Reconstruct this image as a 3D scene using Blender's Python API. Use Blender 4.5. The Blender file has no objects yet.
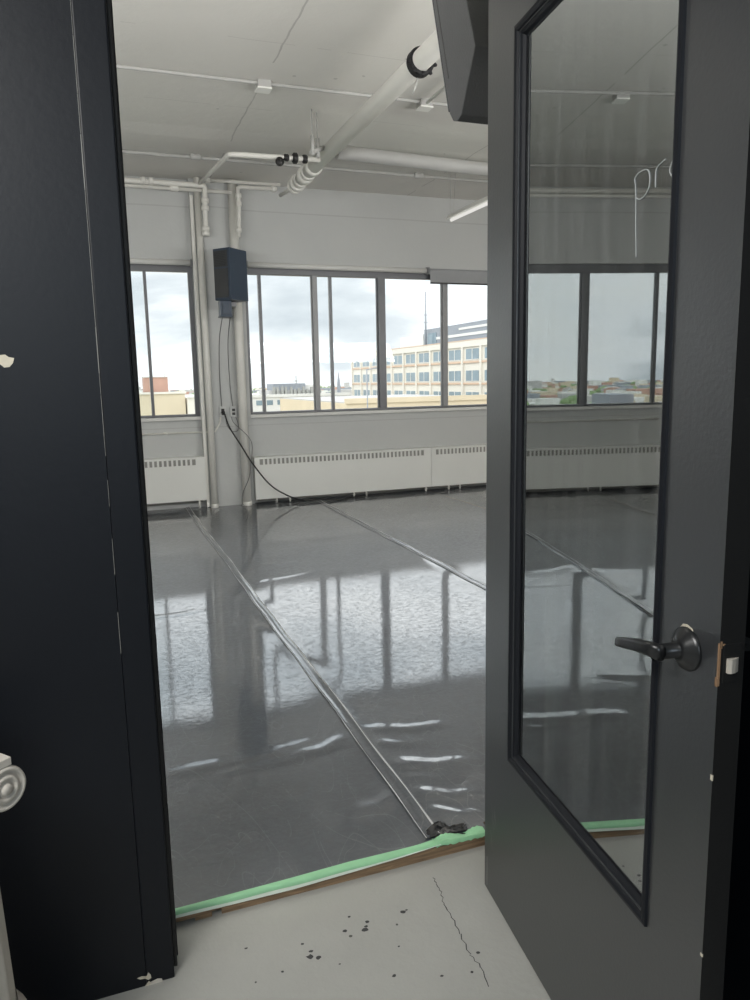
import bpy, bmesh, math, random
from mathutils import Vector, Matrix
random.seed(7)
SC = bpy.context.scene
COL = SC.collection
PI = math.pi

# ------------------------------------------------------------------ materials
def newmat(name):
    m = bpy.data.materials.new(name); m.use_nodes = True
    nt = m.node_tree; nt.nodes.clear()
    out = nt.nodes.new('ShaderNodeOutputMaterial')
    return m, nt, out

def nd(nt, typ, **kw):
    n = nt.nodes.new(typ)
    for k, v in kw.items():
        if k in n.inputs.keys(): n.inputs[k].default_value = v
        else: setattr(n, k, v)
    return n

def c4(c): return (c[0], c[1], c[2], 1.0)

def mathn(nt, op, a, b=None, c=None):
    n = nt.nodes.new('ShaderNodeMath'); n.operation = op
    for i, v in enumerate((a, b, c)):
        if v is None: continue
        if hasattr(v, 'is_output'): nt.links.new(v, n.inputs[i])
        else: n.inputs[i].default_value = v
    return n.outputs[0]

def mixc(nt, fac, a, b):
    n = nt.nodes.new('ShaderNodeMix'); n.data_type = 'RGBA'
    for sock, v in ((n.inputs[0], fac), (n.inputs[6], a), (n.inputs[7], b)):
        if hasattr(v, 'is_output'): nt.links.new(v, sock)
        elif isinstance(v, (int, float)): sock.default_value = v
        else: sock.default_value = c4(v)
    return n.outputs[2]

def ramp(nt, fac, stops):
    r = nt.nodes.new('ShaderNodeValToRGB')
    e = r.color_ramp.elements
    while len(e) < len(stops): e.new(0.5)
    for el, (p, c) in zip(e, stops):
        el.position = p; el.color = c4(c) if not isinstance(c, (int, float)) else (c, c, c, 1)
    nt.links.new(fac, r.inputs[0])
    return r.outputs[0]

def objco(nt, scale=(1, 1, 1)):
    t = nt.nodes.new('ShaderNodeTexCoord'); mp = nt.nodes.new('ShaderNodeMapping')
    mp.inputs['Scale'].default_value = scale
    nt.links.new(t.outputs['Object'], mp.inputs[0])
    return mp.outputs[0]

def noise(nt, co, scale, detail=3, rough=0.55, dist=0.0):
    n = nd(nt, 'ShaderNodeTexNoise'); n.inputs['Scale'].default_value = scale
    n.inputs['Detail'].default_value = detail; n.inputs['Roughness'].default_value = rough
    n.inputs['Distortion'].default_value = dist
    nt.links.new(co, n.inputs['Vector'])
    return n.outputs[0]

def paint(name, col, rough=0.5, var=0.06, vs=3.0, bump=0.0, bs=80.0, spec=0.5, metallic=0.0, ior=1.5):
    m, nt, out = newmat(name)
    co = objco(nt)
    b = nd(nt, 'ShaderNodeBsdfPrincipled'); b.inputs['Roughness'].default_value = rough
    b.inputs['Metallic'].default_value = metallic; b.inputs['IOR'].default_value = ior
    b.inputs['Specular IOR Level'].default_value = spec
    f = noise(nt, co, vs, 4)
    c = mixc(nt, f, [x * (1 - var) for x in col], [min(1, x * (1 + var)) for x in col])
    nt.links.new(c, b.inputs['Base Color'])
    if bump:
        bn = nd(nt, 'ShaderNodeBump'); bn.inputs['Strength'].default_value = bump
        bn.inputs['Distance'].default_value = 0.004
        nt.links.new(noise(nt, co, bs, 3), bn.inputs['Height']); nt.links.new(bn.outputs[0], b.inputs['Normal'])
    nt.links.new(b.outputs[0], out.inputs[0])
    return m

MAT = {}
MAT['wall'] = paint('studio_white', (.70, .70, .675), .55, .05, 2.0, .25, 40)
MAT['pipe'] = paint('pipe_white', (.74, .735, .69), .4, .06, 6.0, .15, 60)
MAT['pipe_grey'] = paint('pipe_pale_grey', (.46, .46, .445), .5, .08, 5.0, .1, 50)
MAT['heater'] = paint('heater_enamel', (.76, .77, .74), .35, .03, 3.0, .05, 30)
MAT['slot'] = paint('slot_dark', (.05, .05, .05), .7)
MAT['fin'] = paint('fin_grey', (.30, .30, .28), .5)
MAT['alu'] = paint('aluminium_frame', (.155, .16, .17), .4, .12, 8.0, .05, 90, .5, .3)
MAT['alu_light'] = paint('aluminium_pale', (.30, .305, .31), .45, .06, 8.0, 0, 90, .5, .2)
MAT['blackpaint'] = paint('wall_black_paint', (.0028, .0042, .0075), .46, .2, 2.5, .10, 60, .35)
MAT['doorpaint'] = paint('door_charcoal_paint', (.019, .021, .024), .40, .10, 4.0, .12, 110, .5, 0, 2.3)
MAT['dooredge'] = paint('door_edge_black', (.012, .012, .012), .5, .15, 5.0, .1, 90, .3)
MAT['blackmetal'] = paint('black_lever_metal', (.02, .021, .022), .28, .1, 10, .05, 60, .6, .3)
MAT['steel'] = paint('latch_steel', (.52, .48, .42), .4, .1, 20, 0, 30, .5, .1)
MAT['bare'] = paint('bare_wood_chip', (.27, .165, .095), .7, .3, 60)
MAT['chip'] = paint('old_cream_paint', (.62, .57, .46), .7, .15, 60)
MAT['speaker'] = paint('speaker_charcoal', (.058, .060, .062), .5, .12, 8, .3, 160, .4)
MAT['grille'] = paint('speaker_grille', (.040, .043, .046), .6, .3, 60, .5, 200, .3)
MAT['speaker_blue'] = paint('speaker_slate', (.045, .066, .098), .38, .1, 6, .15, 120, .5)
MAT['cable'] = paint('cable_black', (.012, .012, .012), .45)
MAT['cable_grey'] = paint('cable_grey', (.16, .16, .16), .5)
MAT['plate'] = paint('outlet_plastic', (.55, .56, .55), .4)
MAT['plaster'] = paint('plaster_pedestal', (.60, .56, .50), .75, .12, 9, .4, 50)
MAT['tape'] = paint('green_tape', (.33, .66, .38), .5, .12, 18, .25, 60)
MAT['tape_back'] = paint('tape_curled_back', (.80, .90, .78), .5, .12, 18)
MAT['blacktape'] = paint('black_vinyl_tape', (.012, .013, .015), .2, .2, 20, .2, 60, .5, 0, 1.6)
MAT['blind'] = paint('blind_fabric', (.33, .34, .35), .8, .04, 20)
MAT['fixture'] = paint('fixture_white', (.86, .86, .82), .35, .02)
MAT['valve'] = paint('valve_black', (.015, .015, .015), .5)
MAT['strap'] = paint('strap_black', (.01, .01, .012), .7, .2, 30, .4, 60)
MAT['brick'] = paint('brick_red', (.46, .28, .22), .8, .2, .8)
MAT['beige'] = paint('render_beige', (.58, .50, .37), .8, .1, .3)
MAT['cream'] = paint('precast_cream', (.69, .66, .595), .8, .05, .15)
MAT['band'] = paint('band_terracotta', (.60, .44, .33), .8, .08, .2)
MAT['tan'] = paint('parapet_tan', (.60, .50, .36), .8, .1, .3)
MAT['white_ext'] = paint('roof_white', (.68, .67, .64), .8, .06, .2)
MAT['grey_ext'] = paint('penthouse_grey', (.27, .29, .32), .7, .12, .2)
MAT['glass_ext'] = paint('far_window', (.22, .29, .33), .15, .35, .35)
MAT['roof_ext'] = paint('roof_gravel', (.45, .44, .43), .9, .15, .3)
MAT['bead'] = paint('bead_shaded_paint', (.010, .0115, .015), .5, .1, 6, .0, 90, .25)  # door paint darkened to carry the shade on the bead faces
MAT['pale_strip'] = paint('pale_tape_edge', (.60, .61, .62), .35, .3, 9)
MAT['wood'] = None

def mat_wood():
    m, nt, out = newmat('raw_board')
    b = nd(nt, 'ShaderNodeBsdfPrincipled'); b.inputs['Roughness'].default_value = .75
    f = noise(nt, objco(nt, (3, 40, 40)), 3, 5, .6, .5)
    nt.links.new(ramp(nt, f, [(.3, (.15, .10, .06)), (.7, (.36, .24, .14))]), b.inputs['Base Color'])
    nt.links.new(b.outputs[0], out.inputs[0]); return m
MAT['wood'] = mat_wood()

def mat_ceiling():
    m, nt, out = newmat('ceiling_painted_concrete')
    b = nd(nt, 'ShaderNodeBsdfPrincipled'); b.inputs['Roughness'].default_value = .6
    co = objco(nt)
    t = nt.nodes.new('ShaderNodeSeparateXYZ'); nt.links.new(co, t.inputs[0])
    wob = noise(nt, co, 5, 3)
    f = noise(nt, co, 1.3, 5)
    base = mixc(nt, f, (.66, .65, .615), (.74, .73, .69))
    # board-marked joints of the slab: lines along Y and along X
    xs = mathn(nt, 'MODULO', mathn(nt, 'ADD', mathn(nt, 'ADD', t.outputs[0], 23.5 - 1.33), mathn(nt, 'MULTIPLY', wob, .03)), 2.35)
    lx = mathn(nt, 'LESS_THAN', xs, .012)
    ys = mathn(nt, 'MODULO', mathn(nt, 'ADD', mathn(nt, 'ADD', t.outputs[1], .95), mathn(nt, 'MULTIPLY', wob, .02)), 1.22)
    ly = mathn(nt, 'MULTIPLY', mathn(nt, 'LESS_THAN', ys, .008), .5)
    patch = mathn(nt, 'GREATER_THAN', noise(nt, co, 1.7, 2), .47)
    ln = mathn(nt, 'MULTIPLY', mathn(nt, 'MAXIMUM', lx, ly), patch)
    base = mixc(nt, mathn(nt, 'MULTIPLY', ln, .8), base, (.45, .44, .42))
    sp = nd(nt, 'ShaderNodeTexVoronoi'); sp.inputs['Scale'].default_value = 3.2; nt.links.new(co, sp.inputs['Vector'])
    s2 = mathn(nt, 'MULTIPLY', mathn(nt, 'LESS_THAN', sp.outputs['Distance'], .05), mathn(nt, 'GREATER_THAN', noise(nt, co, 4, 1), .5))
    base = mixc(nt, mathn(nt, 'MULTIPLY', s2, .5), base, (.35, .34, .33))
    nt.links.new(base, b.inputs['Base Color'])
    bn = nd(nt, 'ShaderNodeBump'); bn.inputs['Strength'].default_value = .35; bn.inputs['Distance'].default_value = .01
    hh = mathn(nt, 'SUBTRACT', noise(nt, co, 14, 4), mathn(nt, 'MULTIPLY', ln, .8))
    nt.links.new(hh, bn.inputs['Height']); nt.links.new(bn.outputs[0], b.inputs['Normal'])
    nt.links.new(b.outputs[0], out.inputs[0]); return m
MAT['ceiling'] = mat_ceiling()

def mat_upperwall():
    m, nt, out = newmat('window_wall_paint')
    b = nd(nt, 'ShaderNodeBsdfPrincipled'); b.inputs['Roughness'].default_value = .55
    co = objco(nt); t = nt.nodes.new('ShaderNodeSeparateXYZ'); nt.links.new(co, t.inputs[0])
    f = noise(nt, co, 1.5, 5)
    base = mixc(nt, f, (.485, .50, .495), (.54, .55, .54))
    z = mathn(nt, 'ADD', t.outputs[2], mathn(nt, 'MULTIPLY', noise(nt, co, 4, 2), .012))
    l1 = mathn(nt, 'LESS_THAN', mathn(nt, 'ABSOLUTE', mathn(nt, 'SUBTRACT', z, 3.335)), .007)
    l2 = mathn(nt, 'LESS_THAN', mathn(nt, 'ABSOLUTE', mathn(nt, 'SUBTRACT', z, .955)), .005)
    ln = mathn(nt, 'MAXIMUM', l1, l2)
    base = mixc(nt, mathn(nt, 'MULTIPLY', ln, .45), base, (.35, .35, .35))
    nt.links.new(base, b.inputs['Base Color'])
    bn = nd(nt, 'ShaderNodeBump'); bn.inputs['Strength'].default_value = .3; bn.inputs['Distance'].default_value = .006
    nt.links.new(noise(nt, co, 25, 4), bn.inputs['Height']); nt.links.new(bn.outputs[0], b.inputs['Normal'])
    nt.links.new(b.outputs[0], out.inputs[0]); return m
MAT['winwall'] = mat_upperwall()

def mat_vinyl():
    m, nt, out = newmat('dance_vinyl')
    b = nd(nt, 'ShaderNodeBsdfPrincipled')
    co = objco(nt)
    cl = noise(nt, co, 2.2, 6, .65)
    base = mixc(nt, cl, (.007, .013, .022), (.027, .038, .056))
    fine = noise(nt, co, 90, 4, .7)
    base = mixc(nt, mathn(nt, 'MULTIPLY', fine, .45), base, (.085, .09, .10))
    scr = None
    for k, (sc, th, ang, st) in enumerate(((2.2, .0011, .3, .35), (2.9, .0010, 1.25, .3), (3.6, .0012, 2.1, .4), (5.0, .0016, 2.75, .3), (7.5, .0022, .9, .4), (9.0, .0026, 1.7, .35))):
        mp = nt.nodes.new('ShaderNodeMapping'); mp.inputs['Rotation'].default_value = (0, 0, ang)
        mp.inputs['Scale'].default_value = (1, st, 1); mp.inputs['Location'].default_value = (k * 3.1, k * 1.7, 0)
        nt.links.new(co, mp.inputs[0])
        v = noise(nt, mp.outputs[0], sc, 1.0, .4)
        on = mathn(nt, 'LESS_THAN', mathn(nt, 'ABSOLUTE', mathn(nt, 'SUBTRACT', v, .5 + .03 * (k - 2))), th)
        on = mathn(nt, 'MULTIPLY', on, mathn(nt, 'GREATER_THAN', noise(nt, co, 2.6 + .7 * k, 4, .7), .46))
        scr = on if scr is None else mathn(nt, 'MAXIMUM', scr, on)
    base = mixc(nt, mathn(nt, 'MULTIPLY', scr, .24), base, (.30, .31, .33))
    nt.links.new(base, b.inputs['Base Color'])
    r = mathn(nt, 'ADD', mathn(nt, 'MULTIPLY', cl, .2), .34)
    r = mathn(nt, 'ADD', r, mathn(nt, 'MULTIPLY', scr, .1))
    nt.links.new(r, b.inputs['Roughness'])
    b.inputs['IOR'].default_value = 1.9
    b.inputs['Coat Weight'].default_value = 1.0; b.inputs['Coat IOR'].default_value = 2.5
    cw = noise(nt, objco(nt, (.8, 1.3, 1)), 42, 5, .8)
    nt.links.new(ramp(nt, cw, [(.38, .38), (.57, 1.0)]), b.inputs['Coat Weight'])
    nt.links.new(mathn(nt, 'ADD', mathn(nt, 'MULTIPLY', cl, .05), .012), b.inputs['Coat Roughness'])
    cb = nd(nt, 'ShaderNodeBump'); cb.inputs['Strength'].default_value = .24; cb.inputs['Distance'].default_value = .0008
    nt.links.new(mathn(nt, 'ADD', noise(nt, co, 48, 4, .6), mathn(nt, 'MULTIPLY', noise(nt, co, 18, 2), .5)), cb.inputs['Height']); nt.links.new(cb.outputs[0], b.inputs['Coat Normal'])
    bn = nd(nt, 'ShaderNodeBump'); bn.inputs['Strength'].default_value = .6; bn.inputs['Distance'].default_value = .0015
    h = mathn(nt, 'ADD', noise(nt, co, 70, 3, .6), mathn(nt, 'MULTIPLY', noise(nt, co, 14, 2), .6))
    nt.links.new(h, bn.inputs['Height']); nt.links.new(bn.outputs[0], b.inputs['Normal'])
    nt.links.new(b.outputs[0], out.inputs[0]); return m
MAT['vinyl'] = mat_vinyl()

def mat_hallfloor():
    m, nt, out = newmat('hall_painted_concrete')
    b = nd(nt, 'ShaderNodeBsdfPrincipled'); b.inputs['Roughness'].default_value = .5
    co = objco(nt)
    f = noise(nt, co, 3, 6, .6)
    base = mixc(nt, f, (.36, .36, .335), (.47, .465, .435))
    sp = nd(nt, 'ShaderNodeTexVoronoi'); sp.inputs['Scale'].default_value = 10; nt.links.new(co, sp.inputs['Vector'])
    d = mathn(nt, 'ADD', sp.outputs['Distance'], mathn(nt, 'MULTIPLY', noise(nt, co, 60, 2), .08))
    s = mathn(nt, 'MULTIPLY', mathn(nt, 'LESS_THAN', d, .095), mathn(nt, 'GREATER_THAN', noise(nt, co, 3.2, 1), .50))
    base = mixc(nt, mathn(nt, 'MULTIPLY', s, .9), base, (.05, .05, .045))
    nt.links.new(base, b.inputs['Base Color'])
    bn = nd(nt, 'ShaderNodeBump'); bn.inputs['Strength'].default_value = .35; bn.inputs['Distance'].default_value = .004
    nt.links.new(noise(nt, co, 55, 4), bn.inputs['Height']); nt.links.new(bn.outputs[0], b.inputs['Normal'])
    nt.links.new(b.outputs[0], out.inputs[0]); return m
MAT['hallfloor'] = mat_hallfloor()

def mat_winglass():
    m, nt, out = newmat('window_glass')
    fr = nd(nt, 'ShaderNodeFresnel'); fr.inputs['IOR'].default_value = 1.3
    tr = nd(nt, 'ShaderNodeBsdfTransparent'); tr.inputs[0].default_value = (.95, .965, .965, 1)
    gl = nd(nt, 'ShaderNodeBsdfGlossy'); gl.inputs['Roughness'].default_value = .02
    mx = nd(nt, 'ShaderNodeMixShader')
    nt.links.new(fr.outputs[0], mx.inputs[0]); nt.links.new(tr.outputs[0], mx.inputs[1]); nt.links.new(gl.outputs[0], mx.inputs[2])
    nt.links.new(mx.outputs[0], out.inputs[0]); return m
MAT['glass'] = mat_winglass()

def mat_doorglass():
    m, nt, out = newmat('door_glass_reflective')
    fr = nd(nt, 'ShaderNodeFresnel'); fr.inputs['IOR'].default_value = 4.8
    tr = nd(nt, 'ShaderNodeBsdfTransparent'); tr.inputs[0].default_value = (.30, .32, .32, 1)
    gl = nd(nt, 'ShaderNodeBsdfGlossy'); gl.inputs['Roughness'].default_value = .012; gl.inputs[0].default_value = (.93, .97, .97, 1)
    mx = nd(nt, 'ShaderNodeMixShader')
    nt.links.new(fr.outputs[0], mx.inputs[0]); nt.links.new(tr.outputs[0], mx.inputs[1]); nt.links.new(gl.outputs[0], mx.inputs[2])
    df = nd(nt, 'ShaderNodeBsdfDiffuse'); df.inputs[0].default_value = (.6, .62, .62, 1)
    st = noise(nt, objco(nt, (26, 1, .7)), 1.0, 4, .6)
    fac = mathn(nt, 'MULTIPLY', mathn(nt, 'MAXIMUM', mathn(nt, 'SUBTRACT', st, .48), 0), .30)
    mx2 = nd(nt, 'ShaderNodeMixShader')
    nt.links.new(fac, mx2.inputs[0]); nt.links.new(mx.outputs[0], mx2.inputs[1]); nt.links.new(df.outputs[0], mx2.inputs[2])
    nt.links.new(mx2.outputs[0], out.inputs[0]); return m
MAT['doorglass'] = mat_doorglass()

def mat_city():
    m, nt, out = newmat('city_ground')
    b = nd(nt, 'ShaderNodeBsdfPrincipled'); b.inputs['Roughness'].default_value = .95
    co = objco(nt)
    f = noise(nt, co, .012, 6, .7)
    nt.links.new(ramp(nt, f, [(.35, (.30, .36, .25)), (.5, (.52, .50, .45)), (.65, (.40, .44, .42))]), b.inputs['Base Color'])
    nt.links.new(b.outputs[0], out.inputs[0]); return m
MAT['cityground'] = mat_city()
MAT['tree'] = paint('tree_green', (.20, .28, .13), .9, .3, .02)

# ------------------------------------------------------------------ mesh builder
class MB:
    def __init__(s): s.v = []; s.f = []; s.sm = []; s.mi = []
    def add(s, vs, fs, smooth=False, mi=0):
        o = len(s.v); s.v += [tuple(v) for v in vs]
        for f in fs: s.f.append([i + o for i in f]); s.sm.append(smooth); s.mi.append(mi)
        return s
    def box(s, x0, x1, y0, y1, z0, z1, mi=0):
        vs = [(x, y, z) for z in (z0, z1) for y in (y0, y1) for x in (x0, x1)]
        return s.add(vs, [(0, 2, 3, 1), (4, 5, 7, 6), (0, 1, 5, 4), (2, 6, 7, 3), (0, 4, 6, 2), (1, 3, 7, 5)], mi=mi)
    def prism(s, poly, lo, hi, axis='z', mi=0):
        # poly: 2-D outline; extruded along axis
        def P(a, b, t): return {'z': (a, b, t), 'x': (t, a, b), 'y': (a, t, b)}[axis]
        n = len(poly); vs = [P(a, b, lo) for a, b in poly] + [P(a, b, hi) for a, b in poly]
        fs = [tuple(range(n - 1, -1, -1)), tuple(range(n, 2 * n))] + [(i, (i + 1) % n, n + (i + 1) % n, n + i) for i in range(n)]
        return s.add(vs, fs, mi=mi)
    def tube(s, pts, r, seg=14, caps=True, mi=0):
        pts = [Vector(p) for p in pts]; rs = r if isinstance(r, (list, tuple)) else [r] * len(pts)
        rings = []; prev = None
        for i, p in enumerate(pts):
            if i == 0: t = pts[1] - p
            elif i == len(pts) - 1: t = p - pts[i - 1]
            else: t = (pts[i + 1] - p).normalized() + (p - pts[i - 1]).normalized()
            t.normalize()
            if prev is None:
                a = Vector((0, 0, 1)) if abs(t.z) < .9 else Vector((1, 0, 0))
                u = t.cross(a).normalized()
            else:
                u = (prev - t * prev.dot(t)).normalized()
            prev = u; w = t.cross(u)
            rings.append([p + (u * math.cos(2 * PI * k / seg) + w * math.sin(2 * PI * k / seg)) * rs[i] for k in range(seg)])
        vs = [v for rg in rings for v in rg]; fs = []
        for i in range(len(pts) - 1):
            for k in range(seg):
                fs.append((i * seg + k, i * seg + (k + 1) % seg, (i + 1) * seg + (k + 1) % seg, (i + 1) * seg + k))
        s.add(vs, fs, True, mi)
        if caps:
            s.add(rings[0], [tuple(range(seg))], False, mi); s.add(rings[-1], [tuple(range(seg))], False, mi)
        return s
    def lathe(s, prof, c, seg=32, axis='z', mi=0, smooth=True):
        # prof: (radius, height)
        vs = []
        for r, h in prof:
            for k in range(seg):
                a = 2 * PI * k / seg; x, y = r * math.cos(a), r * math.sin(a)
                q = {'z': (x, y, h), 'y': (x, h, y), 'x': (h, x, y)}[axis]
                vs.append((c[0] + q[0], c[1] + q[1], c[2] + q[2]))
        fs = [(i * seg + k, i * seg + (k + 1) % seg, (i + 1) * seg + (k + 1) % seg, (i + 1) * seg + k) for i in range(len(prof) - 1) for k in range(seg)]
        return s.add(vs, fs, smooth, mi)
    def grid(s, xs, ys, fn, mi=0):
        vs = [fn(x, y) for y in ys for x in xs]; n = len(xs)
        return s.add(vs, [(j * n + i, j * n + i + 1, (j + 1) * n + i + 1, (j + 1) * n + i) for j in range(len(ys) - 1) for i in range(n - 1)], True, mi)
    def obj(s, name, mat, root=None, bevel=0.0, weld=True):
        me = bpy.data.meshes.new(name); me.from_pydata(s.v, [], s.f)
        for p, sm, mi in zip(me.polygons, s.sm, s.mi): p.use_smooth = sm; p.material_index = mi
        for mt in (mat if isinstance(mat, (list, tuple)) else [mat]): me.materials.append(mt)
        bm = bmesh.new(); bm.from_mesh(me)
        if weld: bmesh.ops.remove_doubles(bm, verts=bm.verts, dist=1e-5)
        bmesh.ops.recalc_face_normals(bm, faces=bm.faces)
        if bevel:
            ed = [e for e in bm.edges if len(e.link_faces) == 2 and e.calc_face_angle(0) > .6]
            bmesh.ops.bevel(bm, geom=ed, offset=bevel, segments=2, profile=.6, affect='EDGES', clamp_overlap=True)
        bm.to_mesh(me); bm.free()
        o = bpy.data.objects.new(name, me); COL.objects.link(o)
        if root is not None:
            o.parent = root
            off = Vector((0, 0, 0)); q = root; loc_ = False
            while q is not None:
                loc_ = loc_ or bool(q.get('_local')); off += Vector(q.location); q = q.parent
            if not loc_: me.transform(Matrix.Translation(-off))
        return o

def tag(o, label=None, cat=None, group=None, kind=None):
    if label: o['label'] = label
    if cat: o['category'] = cat
    if group: o['group'] = group
    if kind: o['kind'] = kind
    return o

def thing(name, label, cat, loc, group=None, kind=None, rotz=0.0, local=False):
    o = bpy.data.objects.new(name, None); COL.objects.link(o)
    o.location = loc; o.rotation_euler = (0, 0, rotz); o.empty_display_size = .05
    tag(o, label, cat, group, kind)
    if local or rotz: o['_local'] = 1
    return o

def struct(name, mb, mat, label=None, **kw):
    o = mb.obj(name, mat, **kw); tag(o, label, None, None, 'structure'); return o

# ------------------------------------------------------------------ dimensions
WY = 1.71            # hall face of the dividing wall
WB = 1.87            # its back
YW = 8.65            # window wall, inner face
ZC = 3.61            # studio ceiling
ZF = 0.035           # studio floor (raised)
XL, XR = -5.0, 8.4

# ------------------------------------------------------------------ the hall
o = struct('floor', MB().box(-2.6, 1.119, -2.6, 1.95, -.12, 0), MAT['hallfloor'], 'grey painted concrete floor of the hall, speckled and cracked')
cr = MB()
cpts = [(.827, 1.812), (.822, 1.78), (.8205, 1.747), (.806, 1.70), (.805, 1.645), (.797, 1.58), (.788, 1.507), (.795, 1.46), (.782, 1.40)]
for (a, b) in zip(cpts[:-1], cpts[1:]):
    n_ = 4
    for i in range(n_):
        t0, t1 = i / n_, (i + 1) / n_
        j = lambda t: (a[0] + (b[0] - a[0]) * t + .003 * math.sin(37 * (a[1] + t)), a[1] + (b[1] - a[1]) * t)
        p, q = j(t0), j(t1); w = .0009 + .0007 * random.random()
        cr.add([(p[0] - w, p[1], .0006), (p[0] + w, p[1], .0006), (q[0] + w, q[1], .0006), (q[0] - w, q[1], .0006)], [(0, 1, 2, 3)])
c_ = cr.obj('crack', MAT['slot'], o)
sp = MB()
for (x, y, r) in [(.584, 1.713, .006), (.569, 1.688, .008), (.575, 1.698, .005), (.518, 1.704, .006), (.689, 1.713, .007), (.700, 1.716, .004), (.407, 1.651, .009), (.425, 1.64, .007), (.414, 1.668, .005), (.583, 1.515, .005), (.692, 1.471, .004), (.766, 1.455, .004), (.81, 1.505, .005), (.544, 1.75, .004), (.40, 1.70, .004), (.33, 1.63, .004), (.26, 1.74, .004), (.47, 1.60, .003), (.63, 1.60, .003)]:
    n_ = 9; ph = random.random() * 6
    vs = [(x + r * (.6 + .5 * random.random()) * math.cos(2 * PI * k / n_ + ph) * 1.25, y + r * (.6 + .5 * random.random()) * math.sin(2 * PI * k / n_ + ph), .0006) for k in range(n_)]
    sp.add(vs, [tuple(range(n_))])
tag(sp.obj('paint_speck', MAT['slot'], o), kind='stuff')

w = MB()
w.box(-2.6, .011, WY, WB - .01, 0, 2.75)
w.box(1.07, 1.119, WY, WB - .01, 0, 2.75)
w.box(.011, 1.07, WY, WB - .01, 2.47, 2.75)
wf = struct('wall_front', w, MAT['blackpaint'], 'black painted hall wall around the doorway')
def blob(cx, cz, pts, name, mat, root, y=WY - .0012):
    m = MB(); n = len(pts)
    m.prism([(cx + a, cz + b) for a, b in pts], y, y + .002, 'y')
    return m.obj(name, mat, root)
blob(-.166, 1.501, [(-.020, .004), (-.012, .012), (.000, .013), (.006, .008), (.016, .006), (.013, -.004), (.006, -.012), (-.004, -.013), (-.010, -.007), (-.018, -.006)], 'paint_chip', MAT['chip'], wf)
blob(.012, .021, [(-.022, .006), (-.010, .008), (.000, .004), (.005, .014), (.010, .006), (.011, -.003), (.004, -.006), (-.004, .000), (-.014, .001)], 'paint_chip', MAT['chip'], wf)
blob(.013, .003, [(-.006, -.003), (.004, .008), (.009, .002), (.004, -.003)], 'paint_chip', MAT['chip'], wf)
blob(.033, .004, [(-.016, -.004), (-.012, .003), (.004, .007), (.014, .004), (.016, -.004)], 'paint_chip', MAT['plaster'], wf)
# joint line between wall and casing
jl = MB(); z = .85
while z < 2.45:
    h = .03 + .08 * random.random(); ww = .0003 + .0005 * random.random() * (1 if z > 1.2 else .4)
    jl.box(.011 - ww, .011 + ww, WY - .0012, WY + .002, z, min(2.46, z + h))
    z += h * (1.02 if z > 1.25 else 1.9)
jl.obj('joint_line', MAT['fin'], wf)

# door frame
fr = thing('trim_1', 'black painted door frame at the left of the doorway and over it', 'door frame', (.05, WY, 0), kind='structure')
m = MB(); m.box(.0115, .078, WY, WB, 0, 2.43); m.obj('jamb', MAT['blackpaint'], fr, bevel=.004)
m = MB(); m.box(1.035, 1.0695, WY, WB, 0, 2.43); m.obj('jamb', MAT['blackpaint'], fr, bevel=.003)
m = MB(); m.box(.0115, 1.0695, WY, WB, 2.4305, 2.4695); m.obj('head', MAT['blackpaint'], fr, bevel=.003)
m = MB(); m.box(.0783, .0925, WY + .055, WY + .10, 0.012, 2.43); m.obj('stop', MAT['blackpaint'], fr, bevel=.003)
m = MB(); m.box(.0783, .087, WY + .012, WY + .03, 0.02, 2.43); m.obj('weather_strip', MAT['dooredge'], fr, bevel=.002)
m = MB(); m.box(.0926, .0932, WY + .06, WY + .066, .12, .135); m.box(.0926, .0932, WY + .06, WY + .064, .35, .42); m.box(.0926, .0932, WY + .06, WY + .063, .83, .86)
m.obj('paint_chip', MAT['fin'], fr)

struct('wall_hall_right', MB().box(1.12, 1.56, -2.6, WB - .01, 0, 2.75), MAT['blackpaint'], 'black hall wall behind the open door')
struct('wall_hall_left', MB().box(-2.72, -2.602, -2.6, WB - .01, 0, 2.75), MAT['wall'], 'hall wall out of view at the left')
struct('wall_hall_back', MB().box(-2.72, 1.56, -2.72, -2.602, 0, 2.75), MAT['wall'], 'hall wall behind the viewer')
struct('ceiling_hall', MB().box(-2.72, 1.56, -2.72, WB - .01, 2.752, 2.85), MAT['wall'], 'hall ceiling')

# ------------------------------------------------------------------ the door
DA = math.radians(-97.08)
door = thing('door_1', 'charcoal painted door standing open, with a tall glass pane and black lever', 'door', (.9461, 1.7058, .006), kind='structure', rotz=DA)
DW, DH, DT = .903, 2.40, .043
gx0, gx1, gz0, gz1 = .163, .738, .488, 2.186       # glass opening
m = MB()
m.box(-.018, gx0, 0, DT, 0, DH); m.box(gx1, DW, 0, DT, 0, DH)
m.box(gx0, gx1, 0, DT, 0, gz0); m.box(gx0, gx1, 0, DT, gz1, DH)
leaf = m.obj('door_leaf', [MAT['doorpaint'], MAT['dooredge']], door, bevel=0)
bm = bmesh.new(); bm.from_mesh(leaf.data)
for f in bm.faces:
    if f.normal.x > .9 and f.calc_center_median().x > DW - .01: f.material_index = 1
bm.to_mesh(leaf.data); bm.free()
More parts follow.
